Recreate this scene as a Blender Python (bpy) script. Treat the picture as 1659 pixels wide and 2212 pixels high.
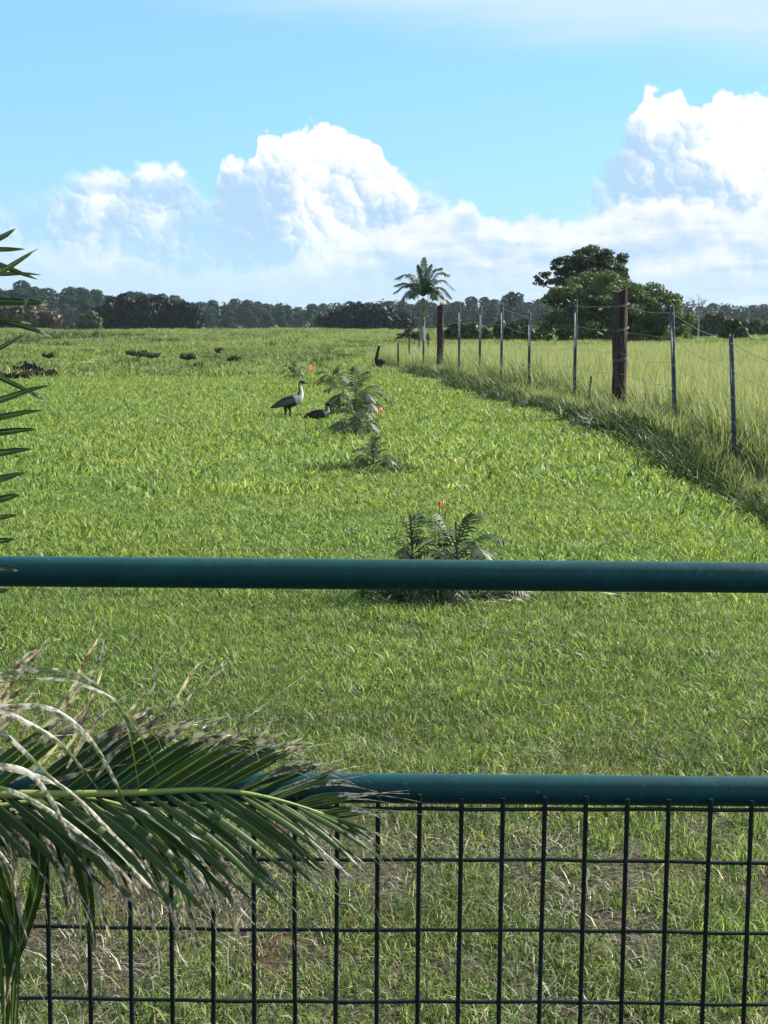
import bpy, math, random
import numpy as np
from mathutils import Vector, Matrix, Euler
R = math.radians
for o in list(bpy.data.objects): bpy.data.objects.remove(o, do_unlink=True)
scene = bpy.context.scene
col = scene.collection

# ------------------------------------------------------------------ camera
F, CX, CY, CAMZ, HOR = 3212.0, 829.5, 1106.0, 1.45, 700.0     # focal length etc. in units of a 1659 x 2212 grid
PITCH = math.atan((CY - HOR) / F)
cam_d = bpy.data.cameras.new('camera'); cam = bpy.data.objects.new('camera', cam_d); col.objects.link(cam)
cam.location = (0, 0, CAMZ); cam.rotation_euler = (math.pi/2 - PITCH, 0, 0)
cam_d.sensor_fit = 'VERTICAL'; cam_d.angle = 2*math.atan(CY/F)
cam_d.clip_start = 0.05; cam_d.clip_end = 12000
scene.camera = cam

# ------------------------------------------------------------------ sun, sky, exposure
SUN_AZ, SUN_EL = R(62), R(36)            # azimuth from +Y towards +X
SKY_STR, EXPO = 0.055, 1.40
scene.view_settings.view_transform = 'Standard'; scene.view_settings.look = 'None'
scene.view_settings.exposure = EXPO; scene.view_settings.gamma = 1.0
scene.view_settings.use_curve_mapping = False
scene.cycles.max_bounces = 6; scene.cycles.diffuse_bounces = 3; scene.cycles.glossy_bounces = 2; scene.cycles.transmission_bounces = 4
sd = Vector((math.sin(SUN_AZ)*math.cos(SUN_EL), math.cos(SUN_AZ)*math.cos(SUN_EL), math.sin(SUN_EL)))
sun_l = bpy.data.lights.new('sun', 'SUN'); sun_l.energy = 4.9; sun_l.angle = R(0.55); sun_l.color = (1.0, 0.95, 0.86)
sun = bpy.data.objects.new('sun', sun_l); col.objects.link(sun)
sun.rotation_euler = (-sd).to_track_quat('-Z', 'Y').to_euler(); sun.location = (30, 20, 40)

class NT:
    """small node-graph writer"""
    def __init__(s, tree): s.t = tree; s.n = tree.nodes; s.l = tree.links
    def node(s, ty, **kw):
        n = s.n.new(ty)
        for k, v in kw.items(): setattr(n, k, v)
        return n
    def put(s, sock, v):
        if hasattr(v, 'is_output') or isinstance(v, bpy.types.NodeSocket): s.l.new(v, sock)
        elif v is not None: sock.default_value = v
    def m(s, op, a, b=None, c=None, clamp=False):
        n = s.n.new('ShaderNodeMath'); n.operation = op; n.use_clamp = clamp
        s.put(n.inputs[0], a)
        if b is not None: s.put(n.inputs[1], b)
        if c is not None: s.put(n.inputs[2], c)
        return n.outputs[0]
    def ss(s, x, a, b):
        n = s.n.new('ShaderNodeMapRange'); n.interpolation_type = 'SMOOTHSTEP'
        s.put(n.inputs['Value'], x); s.put(n.inputs['From Min'], a); s.put(n.inputs['From Max'], b)
        return n.outputs[0]
    def mix(s, f, a, b, blend='MIX'):
        n = s.n.new('ShaderNodeMix'); n.data_type = 'RGBA'; n.blend_type = blend
        s.put(n.inputs[0], f); s.put(n.inputs[6], c4(a)); s.put(n.inputs[7], c4(b))
        return n.outputs[2]
    def noise(s, vec, scale, detail=3, rough=.55, dims='3D', lac=2.0):
        n = s.n.new('ShaderNodeTexNoise'); n.noise_dimensions = dims
        if vec is not None: s.put(n.inputs['Vector'], vec)
        n.inputs['Scale'].default_value = scale; n.inputs['Detail'].default_value = detail
        n.inputs['Roughness'].default_value = rough; n.inputs['Lacunarity'].default_value = lac
        return n.outputs['Fac']
    def curve(s, x, pts):
        n = s.n.new('ShaderNodeFloatCurve'); c = n.mapping.curves[0]
        while len(c.points) < len(pts): c.points.new(.5, .5)
        for p, (u, v) in zip(c.points, pts): p.location = (u, v); p.handle_type = 'AUTO_CLAMPED'
        n.mapping.update(); s.put(n.inputs['Value'], x); return n.outputs[0]
    def xyz(s, x, y, z):
        n = s.n.new('ShaderNodeCombineXYZ')
        s.put(n.inputs[0], x); s.put(n.inputs[1], y); s.put(n.inputs[2], z); return n.outputs[0]
def c4(c):
    if isinstance(c, (tuple, list)) and len(c) == 3: return (*c, 1.0)
    return c

world = bpy.data.worlds.new('World'); scene.world = world; world.use_nodes = True
g = NT(world.node_tree); g.n.clear()
out = g.node('ShaderNodeOutputWorld'); bg = g.node('ShaderNodeBackground')
bg.inputs[1].default_value = SKY_STR; g.l.new(bg.outputs[0], out.inputs[0])
sky = g.node('ShaderNodeTexSky', sky_type='NISHITA'); sky.sun_disc = False
sky.sun_elevation = SUN_EL; sky.sun_rotation = SUN_AZ; sky.altitude = 50
sky.air_density = 1.0; sky.dust_density = 0.4; sky.ozone_density = 1.6
K = 1.0/(SKY_STR*2**EXPO)                                   # display value -> shader value
def disp(r, gg, b, k=1.0):
    f = lambda v: (v/255.0)**2.2*K*k
    return (f(r), f(gg), f(b))
tc = g.node('ShaderNodeTexCoord'); sep = g.node('ShaderNodeSeparateXYZ'); g.l.new(tc.outputs['Generated'], sep.inputs[0])
az = g.m('ARCTAN2', sep.outputs[0], sep.outputs[1]); el = g.m('ARCSINE', sep.outputs[2])
U0 = g.m('MULTIPLY_ADD', az, F, CX); U = g.m('PINGPONG', U0, 1659.0)         # the cloud row goes on right round the horizon
V = g.m('MULTIPLY_ADD', el, -F, HOR)
Uh = g.m('DIVIDE', U0, 100.0); Vh = g.m('DIVIDE', V, 100.0)
P0 = g.xyz(Uh, Vh, 0.0)
w1 = g.noise(P0, 1.3, 4, .6); w2 = g.noise(g.xyz(g.m('ADD', Uh, 37.0), Vh, 0.0), 1.3, 4, .6)
PU = g.m('MULTIPLY_ADD', g.m('SUBTRACT', w1, .5), .55, Uh); PV = g.m('MULTIPLY_ADD', g.m('SUBTRACT', w2, .5), .55, Vh)
P = g.xyz(PU, PV, 0.0)
def billow(scale, smooth):
    v = g.node('ShaderNodeTexVoronoi', voronoi_dimensions='2D', feature='SMOOTH_F1' if smooth else 'F1')
    g.l.new(P, v.inputs['Vector']); v.inputs['Scale'].default_value = scale
    if smooth: v.inputs['Smoothness'].default_value = smooth
    v.inputs['Randomness'].default_value = 1.0
    d = g.node('ShaderNodeVectorMath', operation='SUBTRACT'); g.l.new(P, d.inputs[0]); g.l.new(v.outputs['Position'], d.inputs[1])
    e = g.node('ShaderNodeVectorMath', operation='DOT_PRODUCT'); g.l.new(d.outputs[0], e.inputs[0]); e.inputs[1].default_value = (.72*scale, -.70*scale, 0)
    return g.m('SUBTRACT', 1.0, v.outputs['Distance']), e.outputs['Value']
b1, s1 = billow(1.35, .45); b2, s2 = billow(3.0, .40); b3, s3 = billow(6.8, .0)
fine = g.noise(P, 9.0, 4, .6)
bump = g.m('ADD', g.m('MULTIPLY', b1, 34.0), g.m('ADD', g.m('MULTIPLY', b2, 22.0), g.m('ADD', g.m('MULTIPLY', b3, 9.0), g.m('MULTIPLY', fine, 12.0))))
Un = g.m('DIVIDE', U, 1659.0)
def tops(l): return [(x/1659.0, y/800.0) for x, y in l]
T1 = g.m('MULTIPLY', g.curve(Un, tops([(0,385),(60,440),(100,425),(180,395),(260,385),(380,372),(435,392),(462,408),(478,392),(490,366),(535,362),(556,352),(570,320),(620,310),(690,296),(770,300),(830,352),(870,382),(950,400),(1000,435),(1040,520),(1120,545),(1235,530),(1262,420),(1285,345),(1310,318),(1350,275),(1390,226),(1440,240),(1480,262),(1530,238),(1600,240),(1659,232)])), 800.0)
d1 = g.m('ADD', g.m('SUBTRACT', V, T1), g.m('SUBTRACT', bump, 36.0))
crisp = g.curve(Un, [(0,.6),(.10,.5),(.18,.22),(.25,.28),(.28,.55),(.29,.18),(.325,.16),(.338,.10),(.5,.1),(.56,.5),(.62,.4),(.76,.7),(.80,.55),(.82,.1),(1,.1)])
m1 = g.ss(d1, 0.0, g.m('MULTIPLY', crisp, 110.0))
basef = g.ss(V, 620.0, 470.0)
m1 = g.m('MULTIPLY', m1, g.m('MULTIPLY_ADD', basef, .72, .28))
thin = g.curve(Un, [(0,.7),(.04,.4),(.12,.85),(.24,.8),(.275,.55),(.29,.9),(.325,.9),(.34,1),(.5,1),(.56,.75),(.62,.5),(.75,.6),(.78,.72),(.82,1),(1,1)])
m1 = g.m('MULTIPLY', m1, thin)
PU2 = g.m('MULTIPLY', PU, 100.0); PV2 = g.m('MULTIPLY', PV, 100.0); PUm = g.m('PINGPONG', PU2, 1659.0)
def blobs(lst, start):
    acc = start
    for (x, y, rx, ry, a) in lst:
        dx = g.m('DIVIDE', g.m('SUBTRACT', PUm, float(x)), float(rx)); dy = g.m('DIVIDE', g.m('SUBTRACT', PV2, float(y)), float(ry))
        d2_ = g.m('ADD', g.m('MULTIPLY', dx, dx), g.m('MULTIPLY', dy, dy))
        acc = g.m('MULTIPLY_ADD', g.m('EXPONENT', g.m('MULTIPLY', d2_, -1.0)), float(a), acc)
    return acc
macro = blobs([(690,320,120,55,.75),(790,330,60,55,.40),(620,325,50,35,.25),(672,440,52,52,.55),(725,530,75,60,.55),(850,410,80,45,.45),(515,355,42,20,.75),(230,380,140,28,.55),(400,375,60,32,.5),
    (222,465,30,42,.45),(243,565,40,26,.42),(345,490,32,26,.3),(1405,235,75,45,.75),(1560,260,110,65,.75),(1610,385,90,65,.65),(1400,290,50,30,.35),(1510,350,60,25,.45),(540,480,95,95,-.30),(1300,380,45,75,-.30)], .26)
grad = g.node('ShaderNodeVectorMath', operation='ADD'); g.l.new(P, grad.inputs[0]); grad.inputs[1].default_value = (.16, -.15, 0)
puff = g.m('SUBTRACT', g.noise(P, 1.7, 3, .52), g.noise(grad.outputs[0], 1.7, 3, .52))
topl = g.ss(d1, 70.0, 0.0)
lit = g.m('ADD', macro, g.m('ADD', g.m('MULTIPLY', puff, .75), g.m('ADD', g.m('MULTIPLY', s1, .30), g.m('ADD', g.m('MULTIPLY', s2, .30), g.m('MULTIPLY', s3, .14)))))
lit = g.m('ADD', lit, g.m('MULTIPLY', topl, .22))
lit = g.ss(lit, .05, 1.02)
ccol = g.mix(lit, disp(182, 217, 249), disp(255, 255, 255, 1.12))
# low bank of cloud along the horizon
T2 = g.m('MULTIPLY', g.curve(Un, tops([(0,520),(120,540),(300,560),(420,590),(640,560),(800,505),(870,486),(920,474),(955,458),(985,440),(1010,440),(1035,468),(1110,486),(1250,484),(1300,470),(1335,436),(1360,446),(1430,430),(1480,446),(1560,462),(1659,445)])), 800.0)
d2 = g.m('ADD', g.m('SUBTRACT', V, T2), g.m('SUBTRACT', g.m('MULTIPLY', bump, .8), 24.0))
m2 = g.m('MULTIPLY', g.ss(d2, 0.0, 22.0), g.curve(Un, [(0,.35),(.2,.3),(.36,.4),(.5,.75),(.56,.9),(.8,.95),(1,.95)]))
st = g.node('ShaderNodeVectorMath', operation='MULTIPLY'); g.l.new(P0, st.inputs[0]); st.inputs[1].default_value = (.35, 2.2, 1)
streak = g.noise(st.outputs[0], 1.1, 4, .55)
lit2 = g.m('ADD', g.m('MULTIPLY', g.ss(d2, 85.0, 5.0), .7), g.m('ADD', g.m('MULTIPLY', puff, .9), g.m('MULTIPLY_ADD', streak, 1.7, -.42)))
bcol = g.mix(g.ss(lit2, .0, 1.05), disp(190, 221, 251), disp(250, 253, 255, 1.02))
# thin high veil, upper right
veil_e = g.m('SUBTRACT', g.m('MULTIPLY_ADD', U0, .115, 8.0), V)
m3 = g.m('MULTIPLY', g.ss(g.m('ADD', veil_e, g.m('MULTIPLY_ADD', g.noise(st.outputs[0], .55, 4, .5), 90.0, -45.0)), -25.0, 110.0), .85)
m3 = g.m('MULTIPLY', m3, g.m('MULTIPLY_ADD', g.noise(st.outputs[0], .8, 3), .5, .72), clamp=True)
# air near the horizon
hz = g.m('MULTIPLY', g.ss(V, 300.0, 690.0), .62)
skyc = g.mix(1.0, sky.outputs[0], (.80, 1.10, 1.35), 'MULTIPLY')
skyc = g.mix(.60, skyc, disp(157, 221, 255))
base = g.mix(hz, skyc, disp(190, 224, 252))
base = g.mix(m3, base, disp(219, 241, 255))
base = g.mix(m1, base, ccol)
base = g.mix(m2, base, bcol)
low = g.m('MULTIPLY', g.ss(g.m('MULTIPLY_ADD', g.m('SUBTRACT', streak, .5), 40.0, V), 588.0, 612.0), .55)
base = g.mix(low, base, disp(204, 232, 253))
g.l.new(base, bg.inputs[0])

# ------------------------------------------------------------------ helpers
rng = np.random.default_rng(7)
rnd = random.Random(11)
def tag(o, label=None, cat=None, group=None, kind=None):
    if label: o['label'] = label
    if cat: o['category'] = cat
    if group: o['group'] = group
    if kind: o['kind'] = kind
    return o
def make_mesh(name, verts, faces, mat=None, attrs=None, smooth=True):
    """verts (n,3); faces: list of arrays, each (k,3) or (k,4)"""
    me = bpy.data.meshes.new(name)
    verts = np.asarray(verts, dtype=np.float32)
    if not isinstance(faces, list) or np.ndim(faces[0]) == 1: faces = [faces]
    faces = [np.asarray(f, dtype=np.int32) for f in faces if len(f)]
    me.vertices.add(len(verts)); me.vertices.foreach_set('co', verts.ravel())
    loops = np.concatenate([f.ravel() for f in faces])
    tot = np.concatenate([np.full(len(f), f.shape[1], np.int32) for f in faces])
    st_ = np.concatenate([[0], np.cumsum(tot)[:-1]]).astype(np.int32)
    me.loops.add(len(loops)); me.loops.foreach_set('vertex_index', loops)
    me.polygons.add(len(tot)); me.polygons.foreach_set('loop_start', st_); me.polygons.foreach_set('loop_total', tot)
    if smooth: me.polygons.foreach_set('use_smooth', np.ones(len(tot), bool))
    for k, v in (attrs or {}).items():
        v = np.asarray(v, dtype=np.float32)
        if v.ndim == 2:
            a = me.attributes.new(k, 'FLOAT_COLOR', 'POINT')
            if v.shape[1] == 3: v = np.hstack([v, np.ones((len(v), 1), np.float32)])
            a.data.foreach_set('color', v.ravel())
        else:
            a = me.attributes.new(k, 'FLOAT', 'POINT'); a.data.foreach_set('value', v)
    if mat: me.materials.append(mat)
    me.update(calc_edges=True); me.validate(verbose=False)
    return me
def link(name, me, parent=None, loc=None):
    o = bpy.data.objects.new(name, me); col.objects.link(o)
    if parent: o.parent = parent
    if loc is not None: o.location = loc
    return o
def empty(name, loc, rz=0):
    o = bpy.data.objects.new(name, None); col.objects.link(o); o.location = loc; o.rotation_euler = (0, 0, rz); o.empty_display_size = .1
    return o
class MB:
    """collects pieces of ONE mesh"""
    def __init__(s): s.v = []; s.f3 = []; s.f4 = []; s.a = {}; s.n = 0
    def add(s, v, f, **attrs):
        v = np.asarray(v, float); f = np.asarray(f, int)
        s.v.append(v); (s.f3 if f.shape[1] == 3 else s.f4).append(f + s.n)
        for k, x in attrs.items():
            s.a.setdefault(k, []).append(np.broadcast_to(np.asarray(x, float), (len(v),)) if np.ndim(x) < 2 else np.asarray(x))
        s.n += len(v)
    def mesh(s, name, mat=None, smooth=True):
        fs = []
        if s.f3: fs.append(np.concatenate(s.f3))
        if s.f4: fs.append(np.concatenate(s.f4))
        return make_mesh(name, np.concatenate(s.v), fs, mat, {k: np.concatenate(x) for k, x in s.a.items()}, smooth)
def tube(mb, pts, rad, seg=8, cap=True, **attrs):
    pts = [Vector(p) for p in pts]; n = len(pts)
    rad = [rad]*n if np.ndim(rad) == 0 else list(rad)
    V_ = []; up = Vector((0, 0, 1)) if abs((pts[-1]-pts[0]).normalized().z) < .9 else Vector((0, 1, 0))
    for i, p in enumerate(pts):
        t = (pts[min(i+1, n-1)] - pts[max(i-1, 0)]).normalized()
        a = t.cross(up).normalized(); b = t.cross(a).normalized()
        for k in range(seg):
            th = 2*math.pi*k/seg
            V_.append(p + (a*math.cos(th) + b*math.sin(th))*rad[i])
    Fq = [[i*seg+k, i*seg+(k+1) % seg, (i+1)*seg+(k+1) % seg, (i+1)*seg+k] for i in range(n-1) for k in range(seg)]
    at = {}
    for k, x in attrs.items(): at[k] = np.repeat(np.asarray(x, float), seg) if np.ndim(x) == 1 else x
    mb.add([tuple(v) for v in V_], Fq, **at)
    if cap:
        for e in (0, n-1):
            ring = V_[e*seg:(e+1)*seg]
            vv = [tuple(v) for v in ring] + [tuple(pts[e])]
            ff = [[k, (k+1) % seg, seg] if e else [(k+1) % seg, k, seg] for k in range(seg)]
            at2 = {k: (x if np.ndim(x) == 0 else x[e]) for k, x in attrs.items()}
            mb.add(vv, ff, **at2)
def box(mb, lo, hi):
    x0, y0, z0 = lo; x1, y1, z1 = hi
    v = [(x0,y0,z0),(x1,y0,z0),(x1,y1,z0),(x0,y1,z0),(x0,y0,z1),(x1,y0,z1),(x1,y1,z1),(x0,y1,z1)]
    mb.add(v, [[0,3,2,1],[4,5,6,7],[0,1,5,4],[1,2,6,5],[2,3,7,6],[3,0,4,7]])
def smooth(pts, n):
    """Catmull-Rom through pts, n samples"""
    P_ = np.asarray(pts, float); P_ = np.vstack([2*P_[0]-P_[1], P_, 2*P_[-1]-P_[-2]])
    k = len(P_) - 3; t = np.linspace(0, k-1e-6, n); i = t.astype(int); u = (t-i)[:, None]
    a, b, c, d = P_[i], P_[i+1], P_[i+2], P_[i+3]
    return .5*(2*b + (c-a)*u + (2*a-5*b+4*c-d)*u**2 + (3*b-a-3*c+d)*u**3)
def sst(x, a, b):
    t = np.clip((x-a)/(b-a), 0, 1); return t*t*(3-2*t)
def vnoise(x, y, s, seed=0):
    """smooth value noise 0..1, numpy"""
    x = np.asarray(x, float)/s; y = np.asarray(y, float)/s
    xi, yi = np.floor(x), np.floor(y); u, v = x-xi, y-yi; u = u*u*(3-2*u); v = v*v*(3-2*v)
    h = lambda a, b: np.modf(np.abs(np.sin(a*127.1 + b*311.7 + seed*74.7)*43758.5453))[0]
    return (h(xi, yi)*(1-u) + h(xi+1, yi)*u)*(1-v) + (h(xi, yi+1)*(1-u) + h(xi+1, yi+1)*u)*v
def ground_z(x, y):
    x = np.asarray(x, float); y = np.asarray(y, float)
    z = -.75*sst(y, 20.5, 13.0)*sst(x, 1.5, 4.5)*sst(y, 2, 7)
    z = z + (vnoise(x, y, 6.0, 1)-.5)*.10*sst(y, 2, 8)
    z = z - .45*sst(y, 42, 50)*sst(y, 85, 60)*sst(x, 3, -3)
    z = z + (vnoise(x, y, 11.0, 3)-.5)*.7*sst(y, 48, 70)*sst(y, 400, 200)
    r = np.hypot(x, y)
    return z - 3.0*sst(r, 285, 420) + (vnoise(x, y, 60., 5)-.5)*.8*sst(r, 80, 200)*sst(r, 300, 240)
def gz(x, y): return float(ground_z(x, y))
def ray(px, py):
    v = Vector(((px-CX)/F, -(py-CY)/F, -1.0)); return Matrix.Rotation(math.pi/2-PITCH, 3, 'X') @ v
def at(px, py, Y):
    """the point at distance Y ahead that is seen in direction px, py"""
    d = ray(px, py); return Vector((0, 0, CAMZ)) + d*(Y/d.y)
def foot(px, py):
    """ground point seen in direction px, py"""
    d = ray(px, py); t = CAMZ/-d.z
    for _ in range(30):
        p = Vector((0, 0, CAMZ)) + d*t
        t += (p.z - gz(p.x, p.y))/-d.z*.7
    return Vector((0, 0, CAMZ)) + d*t
def fence_x(y): return 5.905 - .102*y

# ------------------------------------------------------------------ materials
def new_mat(name):
    m = bpy.data.materials.new(name); m.use_nodes = True; m.node_tree.nodes.clear(); return m, NT(m.node_tree)
def finish(g, shader): o = g.node('ShaderNodeOutputMaterial'); g.l.new(shader, o.inputs[0])
def attr(g, name): return g.node('ShaderNodeAttribute', attribute_name=name).outputs
def principled(g, color, rough=.6, spec=.3, metal=0., normal=None):
    b = g.node('ShaderNodeBsdfPrincipled'); g.put(b.inputs['Base Color'], c4(color)); g.put(b.inputs['Roughness'], rough)
    b.inputs['Specular IOR Level'].default_value = spec; b.inputs['Metallic'].default_value = metal
    if normal: g.l.new(normal, b.inputs['Normal'])
    return b.outputs[0]
def bumpn(g, h, dist, strength=1.0):
    b = g.node('ShaderNodeBump'); g.l.new(h, b.inputs['Height']); b.inputs['Distance'].default_value = dist; b.inputs['Strength'].default_value = strength
    return b.outputs[0]
def leafy(g, color, trans=.4, tcol=None, rough=.5, spec=.25):
    p = principled(g, color, rough, spec)
    t = g.node('ShaderNodeBsdfTranslucent')
    tc_ = g.mix(1.0, color, tcol or (1.25, 1.2, .7), 'MULTIPLY'); g.l.new(tc_, t.inputs[0])
    mx = g.node('ShaderNodeMixShader'); mx.inputs[0].default_value = trans
    g.l.new(p, mx.inputs[1]); g.l.new(t.outputs[0], mx.inputs[2]); return mx.outputs[0]
def ramp(g, f, stops):
    n = g.node('ShaderNodeValToRGB'); e = n.color_ramp.elements
    while len(e) < len(stops): e.new(.5)
    for q, (p, c) in zip(e, stops): q.position = p; q.color = c4(c)
    g.put(n.inputs[0], f); return n.outputs[0]
def grass_mat(name, stops, patch_a, patch_b, scale, trans=.42, tipcol=None, tipamt=.0, brown=None):
    m, g = new_mat(name)
    geo = g.node('ShaderNodeNewGeometry').outputs['Position']
    r = attr(g, 'r')['Fac']; t = attr(g, 't')['Fac']
    c = ramp(g, r, stops)
    n = g.noise(geo, scale, 4, .6); n2 = g.noise(geo, scale*5.3, 3, .6)
    c = g.mix(g.ss(n, .42, .62), c, g.mix(1.0, c, patch_a, 'MULTIPLY'))
    c = g.mix(g.ss(n2, .5, .72), c, g.mix(1.0, c, patch_b, 'MULTIPLY'))
    if brown: c = g.mix(g.m('MULTIPLY', g.ss(g.noise(geo, .17, 5, .65), .54, .66), .50), c, brown)
    if tipcol: c = g.mix(g.m('MULTIPLY', g.ss(t, .45, 1.0), tipamt), c, tipcol)
    finish(g, leafy(g, c, trans)); return m
M = {}
M['lawn'] = grass_mat('lawn_grass', [(0,(.035,.080,.016)),(.30,(.095,.172,.036)),(.60,(.190,.282,.072)),(.86,(.290,.380,.125)),(.97,(.31,.35,.15)),(1,(.42,.40,.26))],
                      (1.12,1.04,.90), (.70,.80,.78), .55)
M['lawn_near'] = grass_mat('worn_lawn_grass', [(0,(.028,.060,.014)),(.32,(.075,.135,.030)),(.58,(.145,.215,.058)),(.78,(.235,.300,.098)),(.90,(.24,.23,.14)),(1,(.42,.40,.29))],
                      (.72,.74,.80), (1.15,1.08,.9), .9)
M['tall'] = grass_mat('tall_grass', [(0,(.075,.115,.036)),(.4,(.135,.190,.070)),(.75,(.220,.272,.122)),(1,(.37,.37,.24))],
                      (.90,.95,.9), (1.1,1.05,.95), .35, tipcol=(.34,.36,.21), tipamt=.5)
M['weed'] = grass_mat('fence_weeds', [(0,(.012,.032,.010)),(.5,(.028,.062,.016)),(.88,(.060,.105,.028)),(1,(.20,.19,.11))],
                      (.8,.85,.9), (1.2,1.1,1), .8, trans=.3)  # weed green darkened to carry the shade of the fence strip
M['pasture'] = grass_mat('pasture_grass', [(0,(.055,.092,.030)),(.5,(.140,.205,.066)),(.85,(.230,.300,.110)),(1,(.30,.28,.17))],
                      (.72,.76,.85), (1.25,1.15,.95), .09, tipcol=(.24,.27,.11), tipamt=.35, brown=(.090,.085,.042))

M['thatch'] = grass_mat('dead_thatch', [(0,(.060,.048,.034)),(.5,(.17,.15,.11)),(.8,(.30,.27,.20)),(1,(.48,.45,.36))], (.8,.8,.8), (1.1,1.1,1), 1.5, trans=.15)
m, g = new_mat('ground_soil_and_turf')
geo = g.node('ShaderNodeNewGeometry').outputs['Position']
sp = g.node('ShaderNodeSeparateXYZ'); g.l.new(geo, sp.inputs[0])
soil = g.mix(g.ss(g.noise(geo, 9, 6, .7), .4, .62), (.022,.014,.010), (.085,.048,.032))
thatch = g.mix(g.ss(g.noise(geo, 60, 5, .75), .40, .62), (.018,.018,.012), (.105,.092,.060))
turf = g.mix(g.noise(geo, 12, 5, .6), (.045,.075,.018), (.095,.135,.032))
near = g.mix(g.ss(g.noise(geo, 1.1, 4, .6), .50, .64), thatch, soil)
c = g.mix(g.ss(g.m('ADD', sp.outputs[1], g.m('MULTIPLY', g.noise(geo, .7, 3), 3.0)), 4.6, 8.5), near, turf)
far1 = g.mix(g.ss(g.noise(geo, .8, 6, .7), .35, .65), (.060,.090,.030), (.190,.240,.090))
far1 = g.mix(g.ss(g.noise(geo, .16, 5, .65), .55, .66), far1, (.085,.080,.045))
c = g.mix(g.ss(sp.outputs[1], 38, 46), c, far1)
far2 = g.mix(g.noise(geo, .02, 5, .6), (.05,.08,.025), (.10,.14,.04))
c = g.mix(g.ss(sp.outputs[1], 280, 420), c, far2)
finish(g, principled(g, c, .9, .1, normal=bumpn(g, g.noise(geo, 30, 5, .65), .03)))
M['ground'] = m
m, g = new_mat('pale_gravel_track'); geo = g.node('ShaderNodeNewGeometry').outputs['Position']
finish(g, principled(g, g.mix(g.noise(geo, .4, 4), (.30,.28,.24), (.42,.40,.36)), .9, .1)); M['track'] = m

def foliage_mat(name, dark, light, trans=.25, alt=None, scale=.35, spec=.25):
    m, g = new_mat(name)
    geo = g.node('ShaderNodeNewGeometry').outputs['Position']
    r = attr(g, 'r')['Fac']
    c = g.mix(r, dark, light)
    if alt: c = g.mix(g.ss(g.noise(geo, scale, 3, .6), .48, .66), c, alt)
    finish(g, leafy(g, c, trans, rough=.55, spec=spec)); return m
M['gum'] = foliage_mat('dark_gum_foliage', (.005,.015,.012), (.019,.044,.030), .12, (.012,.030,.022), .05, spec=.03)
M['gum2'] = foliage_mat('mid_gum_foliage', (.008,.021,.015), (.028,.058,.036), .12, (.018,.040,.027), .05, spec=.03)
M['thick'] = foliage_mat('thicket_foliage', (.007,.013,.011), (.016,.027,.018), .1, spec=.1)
M['eucalypt'] = foliage_mat('eucalypt_foliage', (.014,.030,.014), (.042,.070,.028), .25)
M['rain'] = foliage_mat('spreading_tree_foliage', (.034,.066,.026), (.105,.158,.058), .34, (.075,.12,.05), .5)
M['grey'] = foliage_mat('grey_scrub_foliage', (.045,.058,.036), (.095,.110,.070), .2)
M['bush'] = foliage_mat('scrub_foliage', (.030,.055,.026), (.070,.105,.040), .25)
M['weedy'] = foliage_mat('weedy_shrub_foliage', (.022,.045,.018), (.070,.110,.040), .25)
M['brownbush'] = foliage_mat('brown_scrub_foliage', (.045,.045,.026), (.120,.105,.065), .2)
M['palmfar'] = foliage_mat('tall_palm_foliage', (.024,.048,.022), (.060,.095,.040), .25, spec=.4)
M['sapling'] = foliage_mat('sapling_foliage', (.008,.022,.008), (.050,.085,.026), .25, spec=.4)
M['deadleaf'] = foliage_mat('dry_leaf', (.14,.12,.08), (.42,.38,.28), .15)
def wood_mat(name, a, b, sc=(8,8,1.2), rough=.85):
    m, g = new_mat(name); tcn = g.node('ShaderNodeTexCoord').outputs['Object']
    mp = g.node('ShaderNodeMapping'); g.l.new(tcn, mp.inputs[0]); mp.inputs['Scale'].default_value = sc
    n = g.noise(mp.outputs[0], 3.0, 6, .65)
    c = g.mix(g.ss(n, .32, .68), a, b); finish(g, principled(g, c, rough, .2, normal=bumpn(g, n, .02))); return m
M['bark'] = wood_mat('bark', (.05,.04,.032), (.16,.13,.105))
M['palebark'] = wood_mat('pale_bark', (.14,.125,.105), (.30,.27,.24))
M['post'] = wood_mat('weathered_brown_post', (.016,.011,.011), (.075,.047,.043), (6,6,.5))
M['char'] = wood_mat('charred_wood', (.008,.008,.008), (.045,.040,.036))
m, g = new_mat('galvanised_steel'); tcn = g.node('ShaderNodeTexCoord').outputs['Object']
n = g.noise(tcn, 14, 5, .6)
finish(g, principled(g, g.mix(g.ss(n, .4, .66), (.055,.065,.080), (.13,.145,.165)), .65, .25, .15)); M['steel'] = m
m, g = new_mat('fence_wire'); finish(g, principled(g, (.16,.155,.14), .6, .3, .2)); M['wire'] = m
m, g = new_mat('teal_gate_paint'); tcn = g.node('ShaderNodeTexCoord').outputs['Object']
n = g.noise(tcn, 26, 5, .6); n2 = g.noise(tcn, 160, 3, .6)
c = g.mix(g.ss(n, .45, .75), (.0010,.036,.042), (.0016,.050,.052)); c = g.mix(g.ss(n2, .62, .74), c, (.03,.085,.085))
finish(g, principled(g, c, g.m('MULTIPLY_ADD', n, .25, .30), .22, normal=bumpn(g, n2, .0004))); M['gate'] = m
m, g = new_mat('dark_green_mesh_wire'); tcn = g.node('ShaderNodeTexCoord').outputs['Object']
n = g.noise(tcn, 60, 4, .6)
finish(g, principled(g, g.mix(g.ss(n, .5, .75), (.002,.008,.009), (.004,.022,.022)), .45, .25)); M['mesh'] = m
m, g = new_mat('orange_flag'); finish(g, leafy(g, g.mix(0., (.85,.46,.27), (.85,.46,.27)), .4, (1,1,1))); M['flag'] = m
m, g = new_mat('stake'); finish(g, principled(g, (.03,.05,.03), .6)); M['stake'] = m
m, g = new_mat('plumage'); tcn = g.node('ShaderNodeTexCoord').outputs['Object']
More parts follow.
